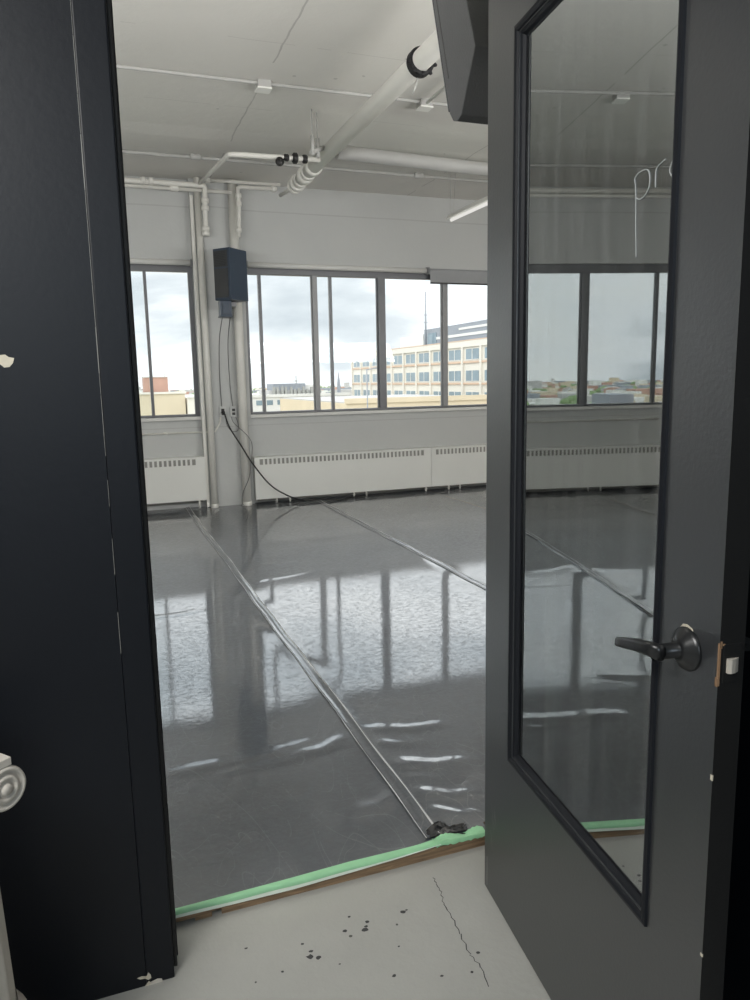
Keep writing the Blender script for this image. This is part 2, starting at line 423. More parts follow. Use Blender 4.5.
# glazing bead: raised outer lip stepping down to the glass
m = MB()
ox0, ox1, oz0, oz1 = .1444, .757, .4690, 2.2044
prof = [(0.0, 0.0), (.001, -.005), (.008, -.0065), (.014, -.004), (.0175, .002), (.024, .006), (.028, .0125), (.034, .013)]
for i in range(len(prof) - 1):
    (d0, y0), (d1, y1) = prof[i], prof[i + 1]
    A = [(ox0 + d0, y0, oz0 + d0), (ox1 - d0, y0, oz0 + d0), (ox1 - d0, y0, oz1 - d0), (ox0 + d0, y0, oz1 - d0)]
    B = [(ox0 + d1, y1, oz0 + d1), (ox1 - d1, y1, oz0 + d1), (ox1 - d1, y1, oz1 - d1), (ox0 + d1, y1, oz1 - d1)]
    m.add(A + B, [(k, (k + 1) % 4, 4 + (k + 1) % 4, 4 + k) for k in range(4)])
m.obj('glazing_bead', MAT['bead'], door)
m = MB(); 
for k, (y0, y1) in enumerate(((DT, DT + .01),)):
    m.box(ox0, gx0 + .018, y0, y1, oz0, oz1); m.box(gx1 - .018, ox1, y0, y1, oz0, oz1)
    m.box(gx0 + .018, gx1 - .018, y0, y1, oz0, gz0 + .018); m.box(gx0 + .018, gx1 - .018, y0, y1, gz1 - .018, oz1)
m.obj('glazing_bead', MAT['dooredge'], door)
m = MB(); m.box(gx0 + .002, gx1 - .002, .0135, .0185, gz0 + .002, gz1 - .002)
tag(m.obj('glass_pane', MAT['doorglass'], door), 'glass pane reflecting the studio windows and floor')
# chalky handwriting on the glass: p r and the start of another letter, cut off by the bead
m = MB()
def stroke(pts, r=.0009):
    P = [Vector((x, .0127, z)) for x, z in pts]; out = []
    for i in range(len(P) - 1):
        p0, p1, p2, p3 = P[max(0, i - 1)], P[i], P[i + 1], P[min(len(P) - 1, i + 2)]
        for k in range(6):
            t = k / 6
            out.append(.5 * ((2 * p1) + (p2 - p0) * t + (2 * p0 - 5 * p1 + 4 * p2 - p3) * t * t + (3 * p1 - p0 - 3 * p2 + p3) * t ** 3))
    out.append(P[-1]); m.tube(out, r, 6)
stroke([(0.6142, 1.7697), (0.6183, 1.754), (0.6202, 1.7369), (0.6228, 1.69), (0.6272, 1.6403)])
stroke([(0.6142, 1.7697), (0.6254, 1.7762), (0.6442, 1.777), (0.6549, 1.7719), (0.6594, 1.7586), (0.6567, 1.7451), (0.6451, 1.7355), (0.632, 1.7332), (0.6209, 1.7378)], .0011)
stroke([(0.6757, 1.7416), (0.6751, 1.7608), (0.679, 1.7717), (0.6994, 1.7782)], .0011)
stroke([(0.7199, 1.7717), (0.7139, 1.7627), (0.7135, 1.7551), (0.7201, 1.7467)], .0011)
tag(m.obj('writing', paint('chalk_line', (.42, .44, .44), .8), door), 'thin pale handwriting on the glass')
# lever handle, near side
hx, hz = .829, 1.0155
hd = thing('lever_handle', None, None, (0, 0, 0)); hd.parent = door; hd['_local'] = 1
m = MB(); m.lathe([(0, -.019), (.016, -.019), (.019, -.017), (.022, -.0145), (.031, -.007), (.0345, -.004), (.0355, 0), (0, 0)], (hx, 0, hz), 32, 'y')
m.obj('rosette', MAT['blackmetal'], hd)
m = MB(); m.lathe([(.0125, -.060), (.0125, -.017), (.0145, -.016)], (hx, 0, hz), 24, 'y')
m.obj('neck', MAT['blackmetal'], hd)
m = MB(); L = [(hx + .014, -.056, hz + .003, .009, .0125), (hx - .008, -.060, hz + .003, .0095, .0120), (hx - .045, -.061, hz - .003, .0085, .0105), (hx - .080, -.060, hz - .012, .0075, .0095), (hx - .100, -.059, hz - .017, .007, .0085), (hx - .104, -.059, hz - .018, .004, .006)]
seg = 16; vs = []; fs = []
for (x, y, z, ry, rz) in L:
    for k in range(seg):
        a = 2 * PI * k / seg; vs.append((x, y + ry * math.copysign(abs(math.cos(a)) ** .7, math.cos(a)), z + rz * math.copysign(abs(math.sin(a)) ** .7, math.sin(a))))
for i in range(len(L) - 1):
    for k in range(seg): fs.append((i * seg + k, i * seg + (k + 1) % seg, (i + 1) * seg + (k + 1) % seg, (i + 1) * seg + k))
fs.append(tuple(range(seg))); fs.append(tuple(range((len(L) - 1) * seg, len(L) * seg)))
m.add(vs, fs, True); m.obj('lever', MAT['blackmetal'], hd)
m = MB(); m.prism([(hx - .018 + a, hz + .030 + b) for a, b in [(0, 0), (.006, .007), (.016, .009), (.028, .006), (.036, -.002), (.030, -.001), (.018, .003), (.008, .002)]], -.001, .0005, 'y')
m.obj('worn_paint', MAT['chip'], hd)
# far side handle, just showing past the edge
hd2 = thing('lever_handle', None, None, (0, 0, 0)); hd2.parent = door; hd2['_local'] = 1
m = MB(); m.lathe([(0, DT + .019), (.019, DT + .017), (.031, DT + .007), (.0355, DT), (0, DT)], (hx, 0, hz), 24, 'y')
m.obj('rosette', MAT['blackmetal'], hd2)
m = MB(); m.lathe([(.0125, DT + .017), (.0125, DT + .058), (0, DT + .058)], (hx, 0, hz), 20, 'y'); m.obj('neck', MAT['blackmetal'], hd2)
m = MB(); m.tube([(hx + .012, DT + .058, hz), (hx - .05, DT + .060, hz - .002), (hx - .118, DT + .058, hz - .01)], [.011, .009, .007], 14); m.obj('lever', MAT['blackmetal'], hd2)
# latch on the edge
m = MB(); m.box(DW - .001, DW + .0012, .007, .038, hz - .028, hz + .032); lp = m.obj('latch_plate', MAT['dooredge'], door, bevel=.0004)
m = MB(); m.prism([(DW + .001, .012), (DW + .006, .0125), (DW + .0075, .017), (DW + .006, .024), (DW + .003, .030), (DW + .001, .033)], hz - .012, hz + .010, 'z'); m.obj('latch_bolt', MAT['steel'], lp)
lp_ch = MB()
for (x0, x1, z0, z1) in [(0, .0015, -.024, .034), (-.003, .003, -.032, -.020), (0, .004, .026, .037), (.004, .010, .030, .033)]:
    lp_ch.box(DW - .0004, DW + .0008, x0 + .001, x0 + .001 + (x1 - x0) * .7, hz + z0, hz + z1)
lp_ch.box(DW - .003, DW + .0003, -.0006, .0006, hz - .024, hz + .034); lp_ch.box(DW - .006, DW, -.0006, .0006, hz - .034, hz - .020)
lp_ch.obj('bare_wood_edge', MAT['bare'], door)
for z, h in ((.836, .009), (.533, .005)):
    m = MB(); m.box(DW - .004, DW + .0006, -.0006, .0012, z - h * .5, z + h * .5); m.obj('paint_chip', MAT['chip'], door)
m = MB(); m.box(-.0006, .002, -.0006, .001, .012, .10); m.obj('paint_chip', MAT['fin'], door)
sc_ = MB()
for k in range(14):
    a = .02 + .05 * random.random(); b = .14 + .12 * random.random(); L_ = .02 + .03 * random.random()
    sc_.add([(a, -.0004, b), (a + .0007, -.0004, b), (a + .0007 - L_ * .3, -.0004, b + L_), (a - L_ * .3, -.0004, b + L_)], [(0, 1, 2, 3)])
sc_.obj('scuff_mark', MAT['fin'], door)
for z in (.25, 1.25, 2.2):
    m = MB(); m.tube([(-.012, DT + .004, z - .05), (-.012, DT + .004, z + .05)], .006, 12); m.box(-.010, .03, DT, DT + .002, z - .05, z + .05)
    m.obj('hinge', MAT['dooredge'], door)

# ------------------------------------------------------------------ plaster pedestal in the hall
px, py = 0.0, 0.0
pd = thing('column_pedestal', 'white plaster fluted column pedestal with scroll capital, by the black wall at left edge', 'pedestal', (-.331, 1.42, 0), rotz=math.radians(40))
m = MB(); m.box(px - .14, px + .14, py - .14, py + .14, 0, .12); m.lathe([(.130, .12), (.138, .14), (.138, .165), (.128, .185), (.118, .20), (.116, .215), (.126, .232), (.124, .252), (.112, .268), (.106, .29)], (px, py, 0), 40)
m.obj('base', MAT['plaster'], pd, bevel=.003)
m = MB(); seg = 96; vs = []; zs = [.27, .29, .38, .55, .61, .625]
for iz, z in enumerate(zs):
    for k in range(seg):
        a = 2 * PI * k / seg; R0 = .107 - .014 * (z - .19) / .46
        r = R0 - (.006 * abs(math.cos(a * 8)) ** 1.5 if 0 < iz < 5 else 0.0)
        vs.append((px + r * math.cos(a), py + r * math.sin(a), z))
fs = [(i * seg + k, i * seg + (k + 1) % seg, (i + 1) * seg + (k + 1) % seg, (i + 1) * seg + k) for i in range(len(zs) - 1) for k in range(seg)]
m.add(vs, fs, True); m.obj('shaft', MAT['plaster'], pd)
m = MB()
m.lathe([(.093, .623), (.103, .63), (.106, .64), (.103, .65), (.09, .655), (.08, .70)], (px, py, 0), 40)
m.box(px - .105, px + .105, py - .062, py + .062, .700, .742)
for (z0, z1, r) in ((.742, .752, .104), (.752, .757, .110), (.757, .761, .106), (.761, .777, .116)):
    m.box(px - r, px + r, py - r + .042, py + r - .042, z0, z1)
cap = m.obj('capital', MAT['plaster'], pd, bevel=.003)
for sx in (-1, 1):
    for sy in (-1, 1):
        m = MB(); cx, cz = px + sx * .100, .720
        m.lathe([(.0, sy * .080), (.010, sy * .080), (.011, sy * .073), (.017, sy * .071), (.018, sy * .077), (.025, sy * .077), (.026, sy * .071), (.033, sy * .070), (.034, sy * .076), (.040, sy * .075), (.042, sy * .068), (.036, sy * .025), (.031, 0)], (cx, py, cz), 36, 'y')
        m.obj('scroll', MAT['plaster'], cap)

# ------------------------------------------------------------------ studio shell
struct('floor_studio', MB().box(XL, XR, 1.955, YW + .3, -.12, ZF), MAT['wood'], 'raised wooden subfloor of the studio under the vinyl')
m = MB(); m.box(XL, .011, WB, 1.93, 0, ZC); m.box(1.07, XR, WB, 1.93, 0, ZC); m.box(.011, 1.07, WB, 1.93, 2.47, ZC)
struct('wall_back', m, MAT['wall'], 'white studio side of the doorway wall')
struct('wall_left', MB().box(XL - .15, XL, WB, YW + .3, -.1, ZC), MAT['wall'], 'white studio wall at left')
struct('wall_right', MB().box(XR, XR + .15, WB, YW + .3, -.1, ZC), MAT['wall'], 'white studio wall at right')
# ceiling with a shallow step towards the windows
m = MB()
ys = [1.88, 6.75, 6.95, 7.2, YW + .3]; zs = [ZC + .012, ZC + .012, ZC + .012, ZC - .004, ZC - .0]
vs = [(x, y, z) for x in (XL, XR) for y, z in zip(ys, zs)] + [(x, y, ZC + .2) for x in (XL, XR) for y in ys]
n = len(ys); fs = []
for i in range(n - 1):
    fs.append((i, i + 1, n + i + 1, n + i)); fs.append((2 * n + i, 2 * n + i + 1, 3 * n + i + 1, 3 * n + i))
fs += [(0, n, 3 * n, 2 * n), (n - 1, 2 * n - 1, 4 * n - 1, 3 * n - 1)]
fs += [tuple(list(range(0, n)) + list(range(3 * n - 1, 2 * n - 1, -1))), tuple(list(range(n, 2 * n)) + list(range(4 * n - 1, 3 * n - 1, -1)))]
m.add(vs, fs); struct('ceiling', m, MAT['ceiling'], 'off-white painted concrete ceiling of the studio')
# window wall
WO = YW + .26
m = MB()
m.box(XL, XR, YW, WO, -.1, 1.07); m.box(XL, XR, YW, WO, 2.75, ZC)
m.box(1.10, 1.655, YW - .08, WO, ZF, ZC); m.box(XL, -4.5, YW, WO, 1.07, 2.75); m.box(7.3, XR, YW, WO, 1.07, 2.75)
struct('wall_window', m, MAT['winwall'], 'white window wall with a pilaster between the two window bands')

def window(name, label, x0, x1, mull, sill):
    r = thing(name, label, 'window', (x0, YW, 1.07), kind='structure')
    y0, y1 = YW + .03, YW + .09
    f = MB()
    f.box(x0, x1, y0, y1, 2.652, 2.748); f.box(x0, x1, y0 - .015, y1, 1.072, 1.098)
    f.box(x0, x0 + .05, y0, y1, 1.098, 2.652); f.box(x1 - .05, x1, y0, y1, 1.098, 2.652)
    f.obj('window_frame', MAT['alu'], r, bevel=.003)
    edges = [x0 + .05]
    for (x, w_) in mull:
        b = MB(); d = .012 if w_ > .05 else 0
        b.box(x - w_ / 2, x + w_ / 2, y0 - d, y1, 1.0985, 2.6515)
        if w_ > .05: b.box(x - w_ / 2 - .012, x + w_ / 2 + .012, y0 + .02, y1 - .01, 1.0985, 2.6515)
        b.obj('mullion', MAT['alu_light'] if .05 < w_ < .07 else MAT['alu'], r, bevel=.002)
        edges += [x - w_ / 2, x + w_ / 2]
    edges.append(x1 - .05)
    for a, b_ in zip(edges[0::2], edges[1::2]):
        g = MB(); g.box(a + .001, b_ - .001, y1 - .02, y1 - .014, 1.099, 2.651); g.obj('glass_pane', MAT['glass'], r)
    s = MB(); s.box(x0 - .01, x1 + .01, YW - .045, y0 - .016, 1.035, 1.071); s.obj('window_sill', MAT['wall'], r, bevel=.004)
    return r
window('window_1', 'aluminium window band left of the pilaster', -4.5, 1.10,
       [(.592, .032), (-.30, .10), (-1.20, .032), (-2.045, .095), (-2.945, .04), (-3.80, .095)], 1)
window('window_2', 'aluminium window band right of the pilaster', 1.655, 7.3,
       [(1.846, .034), (2.493, .055), (2.69, .032), (3.33, .092), (4.18, .066), (4.98, .092), (5.83, .066), (6.6, .092)], 1)

# roller blinds
def blind(x0, x1, drop, label):
    r = thing('roller_blind', label, 'blind', (x0, YW - .03, 2.74), group=None)
    t = MB(); t.tube([(x0 + .01, YW - .034, 2.742), (x1 - .01, YW - .034, 2.742)], .030, 16); t.obj('roller_tube', MAT['blind'] if drop else MAT['wall'], r)
    for xx in (x0, x1):
        b = MB(); b.box(xx - .004, xx + .004, YW - .07, YW, 2.70, 2.782); b.obj('bracket', MAT['alu_light'], r)
    if drop:
        s = MB(); s.box(x0 + .012, x1 - .012, YW - .0655, YW - .064, 2.745 - drop, 2.745); s.obj('blind_fabric', MAT['blind'], r)
        h = MB(); h.box(x0 + .012, x1 - .012, YW - .071, YW - .060, 2.745 - drop - .018, 2.745 - drop); h.obj('hem_bar', MAT['slot'], r)
    return r
blind(-1.3, 1.085, 0, 'rolled up white blind over the window left of the pilaster')
blind(1.70, 3.905, 0, 'rolled up white blind directly right of the dark wall speaker')
blind(3.925, 6.1, .14, 'grey roller blind lowered a little, beside the open door top')

# ------------------------------------------------------------------ convector heaters
def heater(x0, x1, zo, label, yf=8.50, tilt=0.0):
    r = thing('convector_heater', label, 'heater', (x0, yf, ZF), group=None)
    zb, zt = .095 + zo, .585 + zo
    s0, s1 = zt - .088, zt - .022
    m = MB(); a, b = x0 + .06, x1 - .10
    m.box(x0, x1, yf, yf + .012, zb, s0); m.box(x0, x1, yf, yf + .012, s1, zt)
    m.box(x0, a, yf, yf + .012, s0, s1); m.box(b, x1, yf, yf + .012, s0, s1)
    n = max(1, round((b - a) / .0505)); st = (b - a) / n
    for k in range(n):
        if k: m.box(a + k * st - .011, a + k * st + .011, yf, yf + .010, s0, s1)
    m.box(x0, x1, yf + .0121, YW - .003, zt - .012, zt); m.box(x0, x0 + .012, yf + .0121, YW - .003, zb, zt - .0121); m.box(x1 - .012, x1, yf + .0121, YW - .003, zb, zt - .0121)
    m.obj('cover', MAT['heater'], r)
    g = MB(); g.box(a, b, yf + .013, yf + .02, s0 - .01, s1 + .01); g.obj('fin_grille', MAT['fin'], r)
    g = MB(); g.box(x0 + .02, x1 - .02, yf + .03, YW - .01, zb + .02, zb + .15); g.obj('heating_core', MAT['slot'], r)
    k = 0; xx = x0 + .25
    while xx < x1:
        f = MB(); f.tube([(xx, yf + .03, ZF + .004), (xx, yf + .03, zb + .03)], .012, 10); f.obj('foot', MAT['pipe'], r); xx += .8 if k % 2 else .16; k += 1
    g = MB(); g.tube([(x0 + .03, yf + .07, zb - .02), (x1 - .03, yf + .07, zb - .02)], .011, 10); g.obj('supply_pipe', MAT['fin'], r)
    return r
heater(-1.15, 1.098, .04, 'white convector heater left of the pilaster under the window')
heater(-3.45, -1.19, .0, 'long white convector heater seen only reflected in the door glass')
heater(1.66, 3.8948, .0, 'white convector heater right of the pilaster, black cable trailing over its left end')
heater(3.8985, 6.2, .0, 'white convector heater beside the open door, right of the heater joint')

# ------------------------------------------------------------------ pipes on wall and ceiling
def pipe(name, label, pts, r, mat='pipe', couplings=(), group=None, cat='pipe', cr_=1.35, cl=.05):
    t = thing(name, label, cat, pts[0], group=group)
    m = MB(); m.tube(pts, r, 16); m.obj('pipe_run', MAT[mat], t)
    for (p, d) in couplings:
        p, d = Vector(p), Vector(d).normalized(); m = MB()
        m.tube([p - d * cl * .5, p - d * cl * .42, p + d * cl * .42, p + d * cl * .5], [r * 1.05, r * cr_, r * cr_, r * 1.05], 16)
        m.obj('coupling', MAT[mat], t)
    return t
def arc(p, a, b, rad, n=5):
    # fillet the corner p between directions a (incoming) and b (outgoing)
    p, a, b = Vector(p), Vector(a).normalized(), Vector(b).normalized(); out = []
    for k in range(n + 1):
        t = k / n; q0 = p - a * rad; q2 = p + b * rad
        out.append((1 - t) ** 2 * q0 + 2 * t * (1 - t) * p + t * t * q2)
    return [tuple(v) for v in out]
pipe('riser_pipe', 'tall white riser pipe on the left side of the pilaster', [(1.185, 8.50, ZF + .004), (1.178, 8.50, ZC - .01)], .036, couplings=[((1.184, 8.50, .06), (0, 0, 1))], cr_=1.15)
pipe('riser_pipe', 'thicker white riser pipe on the right side of the pilaster, behind the speaker', [(1.555, 8.50, ZF + .004), (1.552, 8.50, ZC - .01)], .05, couplings=[((1.555, 8.50, .06), (0, 0, 1))], cr_=1.12)
m = MB(); m.box(1.098, 1.135, YW - .12, YW - .08, ZF + .01, 3.43); tag(m.obj('wall_channel', MAT['pipe'], None, bevel=.004), 'flat white channel strip left of the tall riser pipe', 'channel')
# horizontal runs below the ceiling
pipe('ceiling_pipe', 'upper white pipe along the top of the wall, left of the pilaster', [(-4.9, 8.40, 3.512), (1.20, 8.40, 3.502)] + arc((1.245, 8.40, 3.502), (1, 0, 0), (0, 0, -1), .03) + [(1.235, 8.38, 3.30), (1.225, 8.37, 3.0)], .027,
     couplings=[((.70, 8.40, 3.510), (1, 0, 0)), ((.62, 8.40, 3.510), (1, 0, 0)), ((1.238, 8.385, 3.35), (.05, .05, 1)), ((1.235, 8.38, 3.27), (.05, .05, 1)), ((1.226, 8.37, 3.06), (.05, .05, 1)), ((1.225, 8.37, 3.01), (.05, .05, 1))], cr_=1.5)
pipe('ceiling_pipe', 'lower white pipe along the wall top, crossing both riser pipes', [(-4.9, 8.42, 3.462), (1.53, 8.42, 3.456)], .019, couplings=[((.93, 8.42, 3.462), (1, 0, 0))], cr_=1.8, cl=.09)
pipe('ceiling_pipe', 'slim white pipe from the left riser to the thick overhead pipe', [(1.262, 8.40, 3.56), (2.06, 8.40, 3.565)], .017, couplings=[((1.28, 8.40, 3.56), (1, 0, 0))], cr_=1.6)
pipe('ceiling_pipe', 'short white pipe elbowing down beside the right riser', [(2.02, 8.40, 3.519), (1.63, 8.40, 3.513)] + arc((1.595, 8.40, 3.511), (-1, 0, 0), (0, 0, -1), .03) + [(1.59, 8.36, 3.30), (1.575, 8.36, 2.99)], .021,
     couplings=[((1.595, 8.385, 3.42), (0, 0, 1)), ((1.592, 8.37, 3.33), (0, 0, 1)), ((1.577, 8.36, 3.06), (0, 0, 1)), ((1.985, 8.40, 3.518), (1, 0, 0))], cr_=1.5)
# thick diagonal main
mp = thing('main_pipe', 'thick white overhead pipe running out from the windows, black band round it', 'pipe', (2.0, 7.55, 3.35))
m = MB(); m.tube([(1.995, 7.56, 3.35), (2.004, 1.99, 3.35)], .062, 24); m.obj('pipe_run', MAT['pipe'], mp)
for yy, w_, rr in ((6.86, .07, .078), (7.03, .05, .074), (7.14, .09, .080), (7.30, .05, .074), (7.42, .06, .082), (7.54, .05, .076)):
    m = MB(); m.tube([(1.997, yy - w_ / 2, 3.35), (1.997, yy - w_ * .4, 3.35), (1.997, yy + w_ * .4, 3.35), (1.997, yy + w_ / 2, 3.35)], [.064, rr, rr, .064], 20); m.obj('coupling', MAT['pipe'], mp)
m = MB(); m.lathe([(.064, -.035), (.080, -.03), (.084, -.01), (.078, .015), (.083, .03), (.064, .035)], (2.006, 4.49, 3.35), 28, 'y')
for k in range(5):
    a = PI * (1.05 + .9 * k / 4); m.tube([(2.006 + .07 * math.cos(a), 4.47, 3.35 + .07 * math.sin(a)), (2.006 + .10 * math.cos(a), 4.46 + .02 * random.random(), 3.35 + .088 * math.sin(a))], [.020, .008], 6)
bd = m.obj('cloth_band', MAT['strap'], mp)
m = MB(); m.tube([(1.998, 4.52, 3.27), (1.985, 4.53, 3.215), (1.975, 4.55, 3.18)], [.004, .006, .003], 6); m.obj('tie_end', MAT['pipe_grey'], bd)
m = MB(); m.tube([(2.0, 7.56, 3.35), (1.99, 7.72, 3.35), (1.95, 7.95, 3.35)], [.018, .018, .018], 12); m.obj('tail_pipe', MAT['pipe'], mp)
for (xx, yy) in ((1.875, 6.30), (1.815, 6.24)):
    m = MB(); m.tube([(xx, yy, 3.30), (xx, yy, ZC + .01)], .006, 8); m.obj('hanger_rod', MAT['pipe_grey'], mp)
m = MB(); m.tube([(1.815, 6.24, 3.27), (1.815, 6.24, 3.42)], .016, 8); m.tube([(1.875, 6.3, 3.27), (1.875, 6.3, 3.42)], .018, 8); m.tube([(1.80, 6.24, 3.29), (1.93, 6.32, 3.36)], .02, 8); m.obj('hanger_clamp', MAT['pipe_grey'], mp)
# grey cross main, right of the thick pipe
pipe('cross_pipe', 'thick pale grey pipe across the ceiling, right of the white main pipe', [(2.075, 6.40, 3.36), (XR - .01, 6.90, 3.36)], .058, 'pipe_grey')
# valve branch to the left
t = pipe('valve_pipe', 'white pipe with black valves left of the thick main pipe', [(1.93, 6.42, 3.29), (1.26, 6.46, 3.29)] + arc((1.17, 6.465, 3.29), (-1, 0, 0), (0, 1, .06), .07) + [(1.18, 7.6, 3.42), (1.19, 8.38, 3.52)], .020)
for xx, r1 in ((1.715, .045), (1.64, .030), (1.80, .036)):
    m = MB(); m.tube([(xx - .022, 6.435, 3.29), (xx - .012, 6.435, 3.29), (xx + .012, 6.435, 3.29), (xx + .022, 6.435, 3.29)], [r1 * .7, r1, r1, r1 * .7], 12); m.obj('valve_body', MAT['valve'], t)
m = MB(); m.tube([(1.62, 6.43, 3.275), (1.58, 6.42, 3.255)], .010, 8); m.lathe([(0, -.01), (.036, -.01), (.036, .01), (0, .01)], (1.58, 6.42, 3.25), 14, 'y'); m.obj('valve_wheel', MAT['valve'], t)
# conduits on the ceiling
pipe('ceiling_conduit', 'thin conduit across the ceiling nearest the window wall', [(-4.9, 7.55, 3.55), (XR - .05, 7.62, 3.55)], .016, 'pipe_grey', couplings=[((1.05, 7.556, 3.55), (1, 0, 0)), ((3.35, 7.576, 3.55), (1, 0, 0))], cr_=1.8, cl=.1)
t = pipe('ceiling_conduit', 'thin grey conduit across the ceiling carrying two square junction boxes', [(-4.9, 5.80, 3.606), (XR - .05, 5.77, 3.606)], .013, 'pipe_grey')
pipe('ceiling_conduit', 'short white conduit running toward the viewer beside the hanging speaker', [(2.60, 5.70, 3.575), (2.60, 2.2, 3.585)], .012, 'fixture')
def jbox(x, y, label):
    r = thing('junction_box', label, 'junction box', (x, y, ZC))
    m = MB(); m.box(x - .05, x + .05, y - .05, y + .05, 3.572, 3.622); m.obj('box_body', MAT['pipe_grey'], r, bevel=.004)
    m = MB(); m.box(x - .055, x + .055, y - .055, y + .055, 3.560, 3.5715); m.obj('cover_plate', MAT['fixture'], r, bevel=.003)
jbox(1.325, 5.80, 'white square junction box on the ceiling conduit, left of the thick pipe')
jbox(2.62, 5.80, 'small white junction box on the ceiling between thick pipe and hanging speaker')
jbox(-1.165, 5.84, 'white junction box on the ceiling seen reflected in the door glass')
# low wall conduit
pipe('wall_conduit', 'thin white conduit along the low wall under the left window', [(-3.0, 8.63, .90), (1.06, 8.63, .895)] + arc((1.10, 8.60, .895), (1, 0, 0), (1, -1, 0), .03) + [(1.24, 8.555, .90), (1.30, 8.555, 1.0), (1.31, 8.555, 1.07)], .010, couplings=[((.70, 8.63, .8965), (1, 0, 0))])

# ------------------------------------------------------------------ pendant tube light
pl = thing('pendant_light', 'long white tube light hanging on wires at the upper right, beside the door', 'light', (3.74, 6.4, 3.13))
x = 3.72
m = MB(); m.prism([(x - .045, 3.135), (x + .045, 3.135), (x + .03, 3.175), (x - .03, 3.175)], 5.1, 7.6, 'y'); m.obj('housing', MAT['fixture'], pl, bevel=.003)
def emis(name, col, s):
    mt, nt, out = newmat(name); e = nd(nt, 'ShaderNodeEmission'); e.inputs[0].default_value = c4(col); e.inputs[1].default_value = s
    nt.links.new(e.outputs[0], out.inputs[0]); return mt
m = MB(); m.tube([(x, 5.14, 3.118), (x, 7.56, 3.118)], .016, 14); m.obj('lamp_tube', emis('tube_glow', (1, .97, .92), .8), pl)
for yy in (5.4, 7.55):
    for dx in (-.03, .03):
        m = MB(); m.tube([(x + dx * .6, yy, 3.17), (x + dx + .03, yy + .02, ZC + .005)], .0022, 6); m.obj('hanging_wire', MAT['pipe_grey'], pl)

# ------------------------------------------------------------------ wall speaker on the pilaster
ws = thing('wall_speaker', 'dark slate wall speaker mounted high on the pilaster between the windows', 'speaker', (1.42, 8.1, 2.3))
A, B, Cc, D = (1.237, 8.04), (1.378, 7.87), (1.592, 8.07), (1.47, 8.24)
zb, zt = 2.285, 2.80
m = MB(); m.prism([A, B, Cc, D], zb, zt, 'z'); m.obj('cabinet', MAT['speaker_blue'], ws, bevel=.008)
d = Vector((B[0] - A[0], B[1] - A[1], 0)).normalized(); nn = Vector((d.y, -d.x, 0))
def onA(t, off, z): p = Vector((A[0], A[1], 0)) + d * t + nn * off; return (p.x, p.y, z)
W = (Vector(B) - Vector(A)).length
m = MB()
for z0, z1 in ((2.31, 2.60), (2.615, 2.775)):
    vs = [onA(t, o_, z) for z in (z0, z1) for o_ in (-.002, .006) for t in (.012, W - .03)]
    m.add(vs, [(0, 2, 3, 1), (4, 5, 7, 6), (0, 1, 5, 4), (2, 6, 7, 3), (0, 4, 6, 2), (1, 3, 7, 5)])
m.obj('grille', MAT['speaker'], ws)
m = MB(); 
for k in range(9):
    z0 = 2.63 + k * .016
    vs = [onA(t, o_, z) for z in (z0, z0 + .007) for o_ in (.005, .009) for t in (.03, W - .045)]
    m.add(vs, [(0, 2, 3, 1), (4, 5, 7, 6), (0, 1, 5, 4), (2, 6, 7, 3), (0, 4, 6, 2), (1, 3, 7, 5)])
m.obj('port_rib', MAT['grille'], ws)
m = MB(); m.box(1.275, 1.395, 7.98, 8.10, 2.13, 2.284); m.box(1.268, 1.402, 7.973, 8.107, 2.118, 2.130); m.box(1.30, 1.37, 7.965, 7.98, 2.15, 2.26); m.obj('bracket', MAT['speaker_blue'], ws, bevel=.004)
m = MB(); m.box(1.40, 1.46, 8.06, 8.569, 2.235, 2.275); m.box(1.36, 1.48, 8.555, 8.5695, 2.15, 2.33); m.obj('mounting_arm', MAT['alu_light'], ws)

# outlets + cables on the pilaster
def outlet(x, z, label, g):
    r = thing('power_outlet', label, 'outlet', (x, 8.57, z))
    m = MB(); m.box(x - .036, x + .036, 8.535, 8.5695, z - .058, z + .058); m.obj('outlet_box', MAT['plate'], r, bevel=.004)
    m = MB(); m.box(x - .017, x + .017, 8.532, 8.5345, z + .006, z + .036); m.box(x - .017, x + .017, 8.532, 8.5345, z - .036, z - .006); m.obj('socket', MAT['slot'], r)
outlet(1.335, 1.118, 'pale outlet box on the pilaster with a black plug in it', 1)
outlet(1.455, 1.115, 'pale outlet box on the pilaster beside the right riser pipe', 1)
def spl(P, n=8):
    P = [Vector(p) for p in P]; out = []
    for i in range(len(P) - 1):
        p0, p1, p2, p3 = P[max(0, i - 1)], P[i], P[i + 1], P[min(len(P) - 1, i + 2)]
        for k in range(n):
            t = k / n; out.append(.5 * ((2 * p1) + (p2 - p0) * t + (2 * p0 - 5 * p1 + 4 * p2 - p3) * t * t + (3 * p1 - p0 - 3 * p2 + p3) * t ** 3))
    out.append(P[-1]); return out
pc = thing('power_cable', 'thick black cable sagging from the pilaster outlet to the floor', 'cable', (1.34, 8.5, 1.12))
m = MB(); m.tube(spl([(1.345, 8.50, 1.105), (1.385, 8.45, .95), (1.50, 8.42, .74), (1.62, 8.42, .53), (1.80, 8.41, .285), (1.98, 8.39, .15), (2.16, 8.36, .075), (2.34, 8.33, .068), (2.42, 8.325, .068), (2.60, 8.30, .052), (2.78, 8.42, .052), (2.95, 8.36, .052)]), .0085, 10); m.obj('cable_run', MAT['cable'], pc)
m = MB(); m.lathe([(0, -.045), (.012, -.045), (.02, -.03), (.022, 0), (0, 0)], (1.335, 8.5315, 1.112), 16, 'y'); m.obj('plug', MAT['cable'], pc)
